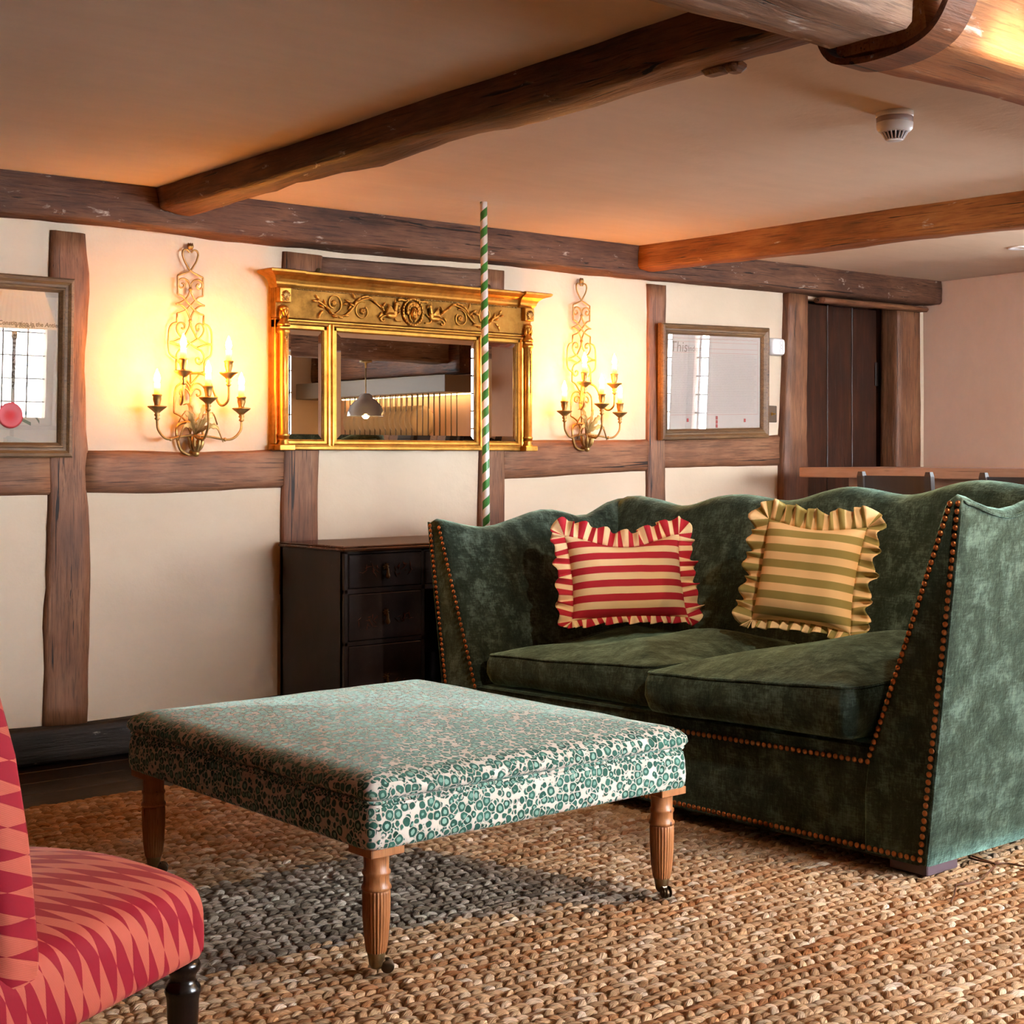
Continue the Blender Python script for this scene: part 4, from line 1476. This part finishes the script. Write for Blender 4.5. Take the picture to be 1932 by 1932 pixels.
# piping on the front edges of the arms
for A_, sgn in ((AR, -1), (AL, 1)):
    pts = []
    for k in range(14):
        z = lerp(.04, .985, k / 13)
        pts.append(Vector((SX - .001, lerp(A_[0], A_[1], z) , z)))
    for x in np.linspace(.02, 1.0, 26):
        zt = interp(top_arm, x)
        pts.append(Vector((SX + x, lerp(A_[0], A_[1], zt) + sgn * .0, zt - .022)))
    MB().tube(pts, .0042, 6).warp(SS).build('piping', VELVET, SO, org=so)
# back with three humps
top_back = smooth([(0, 1.072), (.08, 1.055), (.20, 1.022), (.28, 1.018), (.40, 1.045), (.50, 1.052), (.60, 1.044), (.72, 1.020), (.80, 1.018), (.92, 1.044), (1.02, 1.056), (1.12, 1.044),
                   (1.24, 1.018), (1.32, 1.018), (1.44, 1.044), (1.54, 1.052), (1.64, 1.040), (1.76, 1.018), (1.86, 1.022), (2.0, 1.060), (2.15, 1.07)])
rings = []
for k in range(58):
    y = lerp(4.34, 2.20, k / 57)
    zt = interp(top_back, 4.27 - y)
    ring = []
    for z in (.04, .2, .35, .5, .65, .8, .9, zt - .035):
        ring.append((4.07 + .20 * max(0, (z - .3)) / .75, z))
    ring += [(4.285, zt - .012), (4.32, zt), (4.365, zt - .008), (4.395, zt - .04)]
    for z in (.9, .6, .3, .04):
        ring.append((4.40 + .02 * (1 - z), z))
    rings.append([Vector((x, y, z)) for x, z in ring])
MB().loft(rings).warp(SS).build('backrest', VELVET, SO, org=so)
mb = MB()
mb.loft([[Vector((SX + e, y, z)) for y, z in rrect(2.30, 4.262, .035 + b, .325 - b, .006, 20, 2)] for e, b in ((.006, .006), (.0, .0), (.7, 0))])
mb.bb((SX + .02, 2.44, .04), (4.12, 4.12, .33))
mb.warp(SS).build('base_frame', VELVET, SO, org=so)
# bottom shadow cloth and block feet
for (x, y) in ((SX + .035, 2.30), (SX + .035, 4.06), (4.26, 2.30), (4.26, 4.06)):
    MB().bb((x, y, .0), (x + .14, y + .12, .040), .003).build('foot', simple('plum_block_foot', srgb(92, 72, 78), .5), SO, org=so)
# seat cushions
def seat_cushion(y0, y1, xf, cz):
    mb = MB()
    padded(mb, xf, 4.10, y0, y1, [(.338, .03), (.343, .012), (.355, .003), (.40, -.008), (.45, -.006), (.474, .0), (.484, .006), (.490, .016), (.497, .04)], .066, .035, 16)
    def f(p):
        u, v = (p.x - xf) / (4.10 - xf), (p.y - y0) / (y1 - y0)
        k = max(0, (p.z - .34) / .15)
        dz = k * (lerp(cz[0], cz[1], max(0, min(1, v))) * (1 - max(0, min(1, u))))
        n = Vector((noise.noise(p * 6), noise.noise(p * 6 + Vector((9, 0, 0))), noise.noise(p * 5 + Vector((0, 9, 0))))) * .006
        w_ = .004 * noise.noise(Vector((p.x * 25, p.y * 12, p.z * 4)))
        rise = .034 * k * max(0, min(1, (u - .12) / .6)) ** 1.2
        for qx, qy, dep in ((3.83, 3.83, .062), (3.90, 3.17, .066)):       # dents under the pillows
            rise -= dep * k * math.exp(-((p.x - qx) ** 2 + (p.y - qy) ** 2) / (2 * .19 ** 2))
        return SS(p + Vector((n.x + w_, n.y, n.z + dz + rise)))
    mb.warp(f)
    o = mb.build('seat_cushion', VELVET, SO, org=so)
    pm = MB()
    pts = [Vector((x, y, .484)) for x, y in rrect(xf + .003, 4.10 - .003, y0 + .003, y1 - .003, .035, 16)]
    pm.tube(pts, .0048, 6, True).warp(f).build('piping', VELVET, o, org=so)
    return o
seat_cushion(2.49, 3.262, SX - .045, (.0, -.020))
seat_cushion(3.278, 4.095, SX + .015, (-.010, -.030))
# copper nails
nails = []
def nrow(z0, y0, z1, y1, n):
    for i in range(n):
        t = i / (n - 1)
        nails.append(Vector((SX - .0015, lerp(y0, y1, t), lerp(z0, z1, t))))
nrow(.285, 2.462, .975, 2.208, 38)
nrow(.052, 2.298, .975, 2.184, 46)
nrow(.052, 2.318, .052, 4.24, 98)
nrow(.285, 2.484, .285, 4.10, 78)
nrow(.285, 4.118, .960, 4.338, 32)
nrow(.052, 4.262, .970, 4.392, 44)
nails = [SS(p) for p in nails]
nails.sort(key=lambda p: (p - Vector((0, 0, H))).length)
def nail_mesh(mb, p):
    mb.lathe([(.0080, .0), (.0078, .0022), (.0058, .0046), (.0028, .0060), (.0, .0064)], p, 10, Matrix.Rotation(-PI / 2, 3, 'Y'))
proto = MB(); nail_mesh(proto, Vector((0, 0, 0)))
po = proto.build('nail_head', COPPER, SO)
po.location = nails[0] - so
for p in nails[1:100]:
    c = po.copy(); C.objects.link(c); c.parent = SO; c.location = p - so
mb = MB()
for p in nails[100:]:
    nail_mesh(mb, p)
mb.build('nail_row', COPPER, SO, org=so, kind='stuff')


# ---------------------------------------------------------------- frilled pillows
def pillow(name, label, loc, rot, w, h, T, stripe, frill, sag, fr, seed):
    P = thing(name, label, 'pillow', loc, rot)
    n = 26
    def outline(u, v):
        x = w / 2 * u * (1 - .07 * (1 - v * v)) + .004 * noise.noise(Vector((u * 2, v * 2, seed)))
        z = h / 2 * v * (1 - .08 * (1 - u * u))
        if v > 0:
            z -= sag * v * (1 - u * u) ** 2
        return x, z + h / 2
    mb = MB()
    for s in (-1, 1):
        g = []
        for j in range(n + 1):
            row = []
            for i in range(n + 1):
                u, v = -1 + 2 * i / n, -1 + 2 * j / n
                u, v = math.sin(u * PI / 2), math.sin(v * PI / 2)
                x, z = outline(u, v)
                t = T / 2 * (max(0, 1 - u ** 4) ** .6) * (max(0, 1 - v ** 4) ** .6)
                t *= 1 + .10 * noise.noise(Vector((x * 9, z * 9, seed + s)))
                t += .004 * noise.noise(Vector((x * 22, z * 12, seed)))  * (1 - u ** 4) * (1 - v ** 4)
                row.append(Vector((x, s * t, z)))
            g.append(row if s < 0 else row[::-1])
        mb.sheet(g)
    mb.build('cover', stripe, P)
    m = 64
    raw = []
    for a, b in (((-1, -1), (1, -1)), ((1, -1), (1, 1)), ((1, 1), (-1, 1)), ((-1, 1), (-1, -1))):
        raw.append([Vector(outline(lerp(a[0], b[0], k / m), lerp(a[1], b[1], k / m))) for k in range(m + 1)])
    path = []                                                         # (point, outward direction)
    for q in range(4):
        e, nx = raw[q], raw[(q + 1) % 4]
        for k in range(m + 1):
            d = (e[min(k + 2, m)] - e[max(k - 2, 0)]).normalized()
            path.append((e[k], Vector((d.y, -d.x))))
        n0, n1 = path[-1][1], None
        d = (nx[2] - nx[0]).normalized()
        n1 = Vector((d.y, -d.x))
        a0 = math.atan2(n0.y, n0.x)
        da = (math.atan2(n1.y, n1.x) - a0 + PI) % (2 * PI) - PI
        for k in range(1, 14):
            an = a0 + da * k / 14
            path.append((e[m], Vector((math.cos(an), math.sin(an)))))
    g, at_ = [], []
    S_ = 0.0
    for k in range(len(path) + 1):
        (p, nrm), (p2, n2) = path[k % len(path)], path[(k + 1) % len(path)]
        wd = fr * (1 + .22 * noise.noise(Vector((S_ * 14, seed, 0))))
        bot = 1 - .55 * max(0, -nrm.y)
        ph = S_ * 150 + 1.8 * noise.noise(Vector((S_ * 16, seed, 4)))
        row, ra = [], []
        for j in range(7):
            t = j / 6
            am = .0165 * t ** .8 * (1 + .5 * noise.noise(Vector((S_ * 8, seed, 7))))
            y = am * math.sin(ph) - .008 * t + .012 * t * t * noise.noise(Vector((S_ * 20, seed, 2)))
            o = nrm * (wd * bot * t * (1 - .12 * math.sin(ph * .53))) + Vector((-nrm.y, nrm.x)) * (.008 * t * math.sin(ph * .5 + 1))
            row.append(Vector((p.x + o.x, y, p.y + o.y)))
            ra.append((S_ * 1.35, t, 0))
        g.append(row); at_.append(ra)
        S_ += ((p2 + n2 * fr * .6) - (p + nrm * fr * .6)).length
    mb = MB().sheet(g, at_)
    o = mb.build('ruffle', frill, P, attr=True)
    md = o.modifiers.new('t', 'SOLIDIFY'); md.thickness = .0022
    return P


RED, CRM = srgb(182, 40, 54), srgb(246, 214, 166)
OLV, CR2 = srgb(156, 142, 86), srgb(244, 208, 158)
pillow('throw_pillow', 'red and cream striped frilled oblong pillow in the corner of the sofa', (3.84, 3.84, .518),
       (math.radians(-16), 0, math.radians(-24)),   .445, .31, .14, m_stripe('red_stripe', CRM, RED, 2, .050, .35), m_stripe('red_frill', CRM, RED, 0, .050, 0, True), .035, .058, 3)
pillow('throw_pillow', 'olive and cream striped frilled square pillow leaning on the sofa back', (3.905, 3.13, .548),
       (math.radians(-14), math.radians(3), math.radians(-80)), .36, .345, .14, m_stripe('olive_stripe', CR2, OLV, 2, .052, .1), m_stripe('olive_frill', CR2, OLV, 0, .052, 0, True), .01, .064, 8)

# ---------------------------------------------------------------- slipper chair
f = Vector((.883, .469, 0)).normalized()
CH = thing('slipper_chair', 'low slipper chair in red and coral harlequin cloth with black turned legs', 'chair', (.939, 2.411, 0), (0, 0, math.atan2(f.y, f.x)))
hw_ = .258
prof0 = cr([Vector((-hw_ + .012, .245, 0)), Vector((-hw_ + .002, .262, 0)), Vector((-hw_, .31, 0)), Vector((-hw_ + .003, .348, 0)), Vector((-hw_ + .024, .378, 0)), Vector((-hw_ + .08, .396, 0)),
            Vector((-.08, .412, 0)), Vector((0, .415, 0))], 5)
prof0 = prof0 + [Vector((-p.x, p.y, 0)) for p in prof0[-2::-1]]
plen = [0]
for a, b in zip(prof0, prof0[1:]):
    plen.append(plen[-1] + (b - a).length)
rings, attr = [], []
NX = 22
for i in range(NX + 1):
    x = lerp(-.30, .262, i / NX)
    rings.append([])
    e = max(0, (x - .19) / .072)
    drop = .030 * e ** 3
    ins = .016 * max(0, (x - .238) / .024) ** 2
    back = .02 * max(0, (-.05 - x) / .25)
    for p, s in zip(prof0, plen):
        k = max(0, (p.y - .25) / .165)
        y = p.x * (1 - ins / hw_)
        z = p.y - drop * k + back * k * 0
        rings[-1].append(Vector((x - (.03 * (1 - k) if i == 0 else 0), y, z)))
        attr.append((x, s, 0))
mb = MB().loft(rings, cap=False, closed=False, attr=attr)
n0 = len(prof0)
# rounded front face
last = rings[-1]
fr_r, fa = [], []
for j in range(1, 6):
    t = j / 5
    fr_r.append([Vector((.262 + .010 * math.sin(t * PI / 2) , p.y * (1 - .03 * t), lerp(p.z, .245, 1 - (1 - t) ** 1.0) if True else 0)) for p in last])
    fa += [(.262 + (p.z - .245) * t + .01, s, 0) for p, s in zip(last, plen)]
mb.loft([last] + fr_r, cap=False, closed=False, attr=[(.262, s, 0) for s in plen] + fa)
mb.add([rings[0][0], rings[0][-1], (.262, hw_ - .02, .245), (.262, -hw_ + .02, .245)], [(0, 1, 2, 3)], False)
mb.build('seat', HARL, CH, attr=True)
bx = [(.24, -.275, -.165, .240), (.30, -.280, -.160, .252), (.38, -.285, -.165, .258), (.46, -.295, -.180, .262), (.56, -.312, -.198, .265), (.68, -.335, -.222, .262), (.80, -.362, -.255, .250),
      (.88, -.385, -.285, .225), (.93, -.398, -.31, .19), (.955, -.40, -.33, .15)]
rings, attr = [], []
for z, xr, xf_, hw2 in bx:
    ring = []
    s = 0
    K = 40
    prev = None
    for k in range(K):
        a = 2 * PI * k / K
        c_, s_ = math.cos(a), math.sin(a)
        ee = lambda v, q: math.copysign(abs(v) ** q, v)
        y = hw2 * ee(s_, .45)
        x = (xr + xf_) / 2 + (xf_ - xr) / 2 * ee(c_, .75) - .02 * (1 - (y / hw2) ** 2) * (1 if c_ > 0 else 0) + .02 * (1 if c_ > 0 else 0)
        p = Vector((x, y, z))
        if prev is not None:
            s += (p - prev).length
        prev = p
        ring.append(p)
        attr.append((z * .9 + .02, s * .8, 0))
    rings.append(ring)
mb = MB().loft(rings, attr=attr)
mb.build('backrest', HARL, CH, attr=True)
for (x, y, ft) in ((.225, -.225, 1), (.225, .225, 1), (-.24, -.20, 0), (-.24, .20, 0)):
    if ft:
        MB().lathe([(.018, .250), (.027, .244), (.0305, .236), (.029, .228), (.023, .221), (.0215, .213), (.025, .206), (.030, .199), (.031, .192), (.0285, .185), (.027, .176),
                    (.0265, .15), (.0235, .10), (.0215, .075), (.028, .070), (.030, .064), (.027, .058), (.020, .052), (.019, .04), (.022, .02), (.020, .0)], (x, y, 0), 28).build('leg', EBONY, CH)
    else:
        MB().tube([(x, y, .25), (x - .03, y, .12), (x - .062, y, .006)], [.022, .02, .016], 12).build('leg', EBONY, CH)

# ---------------------------------------------------------------- high table and bar chairs
TX = 6.02
tz = 1.048
HT = thing('high_table', 'long pale wooden high table in front of the pink wall', 'table', (TX, 2.0, 0))
o = MB().bb((0, 0, tz - .050), (.70, 2.83, tz), .004).build('tabletop', W_TABLE, HT)
mb = MB()
pts = [(2.60, tz - .05), (2.60, .955), (2.56, .935), (2.525, .90), (2.50, .85), (2.49, .78), (2.49, 0), (2.35, 0), (2.35, tz - .05)]
mb.loft([[Vector((.10, y, z)) for y, z in pts], [Vector((.14, y, z)) for y, z in pts]], sm=False)
mb.build('end_bracket', W_TABLE, HT)
MB().bb((.125, .2, .80), (.16, 2.36, tz - .05), .002).build('apron', W_TABLE, HT)
for (x, y) in ((.1, .1), (.52, .1), (.52, 2.42)):
    MB().bb((x, y, 0), (x + .08, y + .08, tz - .05), .004).build('leg', W_TABLE, HT)
def bar_chair(label, loc):
    B = thing('bar_chair', label, 'chair', loc, group='dark grey bar chairs')
    zb = 1.035
    for s in (-1, 1):
        mb = MB()
        mb.loft([[Vector((x + a, s * .175 + b, z)) for a, b in ((-.014, -.016), (.014, -.016), (.014, .016), (-.014, .016))] for x, z in
                 ((.04, 0), (.02, .3), (.0, .66), (-.015, .85), (-.03, zb - .02))] +
                [[Vector((-.031 + a * .8, s * .175 + b * .7, zb)) for a, b in ((-.014, -.016), (.014, -.016), (.014, .016), (-.014, .016))]], sm=False)
        mb.build('back_post', GREYP, B)
        MB().bb((.36, s * .18 - .016, 0), (.39, s * .18 + .016, .66), .003).build('leg', GREYP, B)
    mb = MB()
    rings = []
    for k in range(9):
        y = lerp(-.165, .165, k / 8)
        x = -.012 - .028 * (1 - (y / .165) ** 2) * -1 * 1
        x = -.02 + .022 * (1 - (y / .165) ** 2)
        rings.append([Vector((x - .007, y, zb - .13)), Vector((x + .007, y, zb - .13)), Vector((x + .002, y, zb - .018)), Vector((x - .012, y, zb - .018))])
    mb.loft(rings, sm=False)
    mb.build('back_rail', GREYP, B)
    MB().box((.19, 0, .672), (.40, .40, .035), .012).build('seat', GREYP, B)
    mb = MB()
    mb.bb((.365, -.18, .22), (.385, .18, .25)); mb.bb((.02, -.18, .30), (.04, .18, .33))
    mb.build('footrail', GREYP, B)
    return B
pa, pb_ = at(1637, 895, X=5.58), at(1757, 889, X=5.58)
b1 = bar_chair('dark grey bar chair at the high table, left of the sofa arm top', (5.58, (pa.y + pb_.y) / 2 + .0, 0))
pc = at(1864, 886, X=5.58)
b2 = dup(b1, (5.58, pc.y - .175, 0), label='dark grey bar chair at the high table, partly hidden behind the sofa arm')

# ---------------------------------------------------------------- cord on the rug
def floorpts(l, z=.003):
    return [at(x, y, Z=z) for x, y in l]
CM = simple('brown_flex', srgb(96, 58, 34), .55)
mb = MB()
mb.tube(cr(floorpts([(1828, 1618), (1850, 1624), (1878, 1629), (1900, 1629), (1932, 1634), (1990, 1640), (2060, 1622), (2140, 1570)]), 6), .0028, 6)
mb.tube(cr(floorpts([(1834, 1615), (1856, 1622), (1878, 1631), (1870, 1641), (1850, 1658), (1830, 1666), (1806, 1669), (1803, 1676), (1800, 1690), (1794, 1702)]), 6), .0024, 6)
mb.build('lamp_cord', CM, label='thin brown twisted flex lying on the rug at the foot of the sofa', cat='cord')

# ---------------------------------------------------------------- pleated lamp reflected in the left picture glass
LP = Vector((3.80, 1.20, 0))
FL = thing('floor_lamp', 'tall lamp with a glowing pleated shade reflected in the left picture glass', 'lamp', LP)
MB().lathe([(.0, 0), (.14, 0), (.14, .012), (.05, .03), (.02, .05)], (0, 0, 0), 28).build('base', BRASS, FL)
MB().lathe([(.012, .04), (.012, 1.56), (.018, 1.57), (.018, 1.61)], (0, 0, 0), 14).build('pole', BRASS, FL)
t = NT('lamp_shade_cloth')
df = t.n('BsdfDiffuse', {'Color': srgb(255, 232, 190)}).outputs[0]
tl = t.n('BsdfTranslucent', {'Color': srgb(255, 226, 176)}).outputs[0]
SHADE = t.finish(t.n('MixShader', {0: .55, 1: df, 2: tl}).outputs[0])
mb = MB()
rings = []
for z, r in ((1.63, .250), (1.65, .247), (1.77, .205), (1.92, .150), (1.94, .147)):
    rings.append([Vector(((r + .004 * (1 if k % 2 else -1)) * math.cos(2 * PI * k / 96), (r + .004 * (1 if k % 2 else -1)) * math.sin(2 * PI * k / 96), z)) for k in range(96)])
mb.loft(rings, cap=False, sm=False)
mb.build('lamp_shade', SHADE, FL)
MB().ell((0, 0, 1.71), .032, 14, 10).build('bulb', m_emit('warm_lamp_bulb', (1, .60, .26, 1), 540), FL)

# ---------------------------------------------------------------- kitchen seen in the mirror
RK = thing('plate_rack', 'cream plate rack with lit shelf reflected in the middle mirror pane', 'shelf', (XP - .002, -1.2, 0))
CAB = simple('cream_cabinet', srgb(118, 102, 82), .5)
MB().bb((-.36, 0, 1.62), (0, 2.2, 1.76), .004).build('canopy_shelf', CAB, RK)
MB().bb((-.32, 0, 1.235), (0, 2.2, 1.265), .004).build('lower_shelf', CAB, RK)
mb = MB()
for k in range(20):
    mb.tube([(-.10, .6 + k * .075, 1.265), (-.10, .6 + k * .075, 1.62)], .005, 6)
    mb.tube([(-.28, .6 + k * .075, 1.265), (-.28, .6 + k * .075, 1.62)], .005, 6)
mb.build('dowel_rail', CAB, RK)
MB().bb((-.06, .3, 1.612), (-.04, 2.15, 1.6195)).build('light_strip', m_emit('warm_strip', (1, .62, .25, 1), 30), RK)
MB().bb((-.06, .1, 1.225), (-.04, 2.15, 1.2345)).build('light_strip', bpy.data.materials['warm_strip'], RK)
MB().bb((-.62, 0, 0), (0, 2.3, .88), .004).bb((-.64, 0, .88), (0, 2.3, .92), .004).build('base_cabinet', CAB, label='cream base cabinet under the plate rack', cat='cabinet').location = (XP - .003, -1.2, 0)
CHINA = simple('cream_china', srgb(228, 208, 176), .25)
pl = MB().lathe([(.0, .0), (.075, .0), (.085, .006), (.130, .018), (.131, .021), (.085, .010), (.0, .005)], (0, 0, 0), 28).build(
    'dinner_plate', CHINA, label='cream plate standing in the lit plate rack', cat='plate', group='plates in the rack')
pl.rotation_euler = (math.radians(-84), 0, 0)
pl.location = (XP - .19, -.52, 1.397)
for k in range(1, 14):
    c = pl.copy(); C.objects.link(c); c.location = (XP - .19, -.52 + k * .075, 1.397)
PD = thing('pendant_light', 'ribbed dome pendant with a glowing bulb reflected in the middle mirror pane', 'pendant lamp', (6.86, .70, 0))
MB().lathe([(.05, 1.865), (.05, 1.845), (.012, 1.84), (.006, 1.80)], (0, 0, 0), 20).build('ceiling_rose', BRASS, PD)
MB().tube([(0, 0, 1.82), (0, 0, 1.60)], .005, 8).build('flex', BRASS, PD)
MB().lathe([(.03, 1.60), (.05, 1.585), (.055, 1.565), (.085, 1.545), (.12, 1.505), (.142, 1.455), (.148, 1.42)], (0, 0, 0), 96, flute=48, depth=.03, cap=False).build(
    'dome_shade', simple('ribbed_grey_glass', srgb(120, 122, 130), .15, 0, .6, Transmission_Weight=.3), PD)
MB().ell((0, 0, 1.43), .03, 14, 8).build('bulb', m_emit('pendant_bulb', (1, .55, .2, 1), 90), PD)
timber('ceiling_beam', (3.9, .70, 1.965), (7.77, .70, 1.965), .22, .20, .22, .20, (0, 1, 0), W_SPINE, 'greyish beam over the kitchen seen only in the mirror', amp=.010, seed=31)

timber('ceiling_beam', (7.69, -1.24, 1.90), (7.69, .95, 1.90), .16, .24, .16, .24, (1, 0, 0), W_JOIST, 'blackened beam above the plate rack seen only in the mirror', amp=.010, seed=33)
# added spot and fitting, unseen behind the spine beam, to brighten the sofa pillows
dq = Vector((2.75, 1.30, ceil_z(2.75, 1.30) - .004))
D2 = dup(Dl, dq, label='added downlight, unseen in front of the spine beam, to brighten the sofa pillows')
sp = bpy.data.lights.new('added_pillow_spot', 'SPOT')
sp.energy = 80; sp.color = (1, .82, .60); sp.spot_size = math.radians(46); sp.spot_blend = .6; sp.shadow_soft_size = .03
spo = bpy.data.objects.new('added_pillow_spot', sp)
C.objects.link(spo)
spo.location = dq + Vector((0, 0, -.03))
spo.rotation_euler = (Vector((3.95, 3.45, .72)) - spo.location).to_track_quat('-Z', 'Y').to_euler()

# ---------------------------------------------------------------- camera, sky, output
cam = bpy.data.cameras.new('camera')
cam.sensor_width = 36
cam.lens = F / 1932 * 36
cam.shift_y = -(966 - HZ) / 1932
cam.shift_x = 0
cam.clip_start = .05
co = bpy.data.objects.new('camera', cam)
C.objects.link(co)
co.location = (0, 0, H)
co.rotation_euler = (PI / 2, 0, math.atan2(CT, ST) - PI / 2)
SC.camera = co

w = bpy.data.worlds.new('overcast_sky')
SC.world = w
w.use_nodes = True
bg = w.node_tree.nodes['Background']
bg.inputs[0].default_value = (.84, .93, 1.0, 1)
bg.inputs[1].default_value = 50.0
vs = SC.view_settings
vs.view_transform = 'Standard'
vs.look = 'None'
vs.exposure = .95
vs.gamma = 1
vs.use_curve_mapping = False
cy = SC.cycles
cy.max_bounces = 8
cy.diffuse_bounces = 4
cy.glossy_bounces = 5
cy.transmission_bounces = 6
cy.transparent_max_bounces = 8
cy.caustics_reflective = False
cy.caustics_refractive = False
cy.sample_clamp_indirect = 4
cy.use_denoising = True
cy.denoiser = 'OPENIMAGEDENOISE'
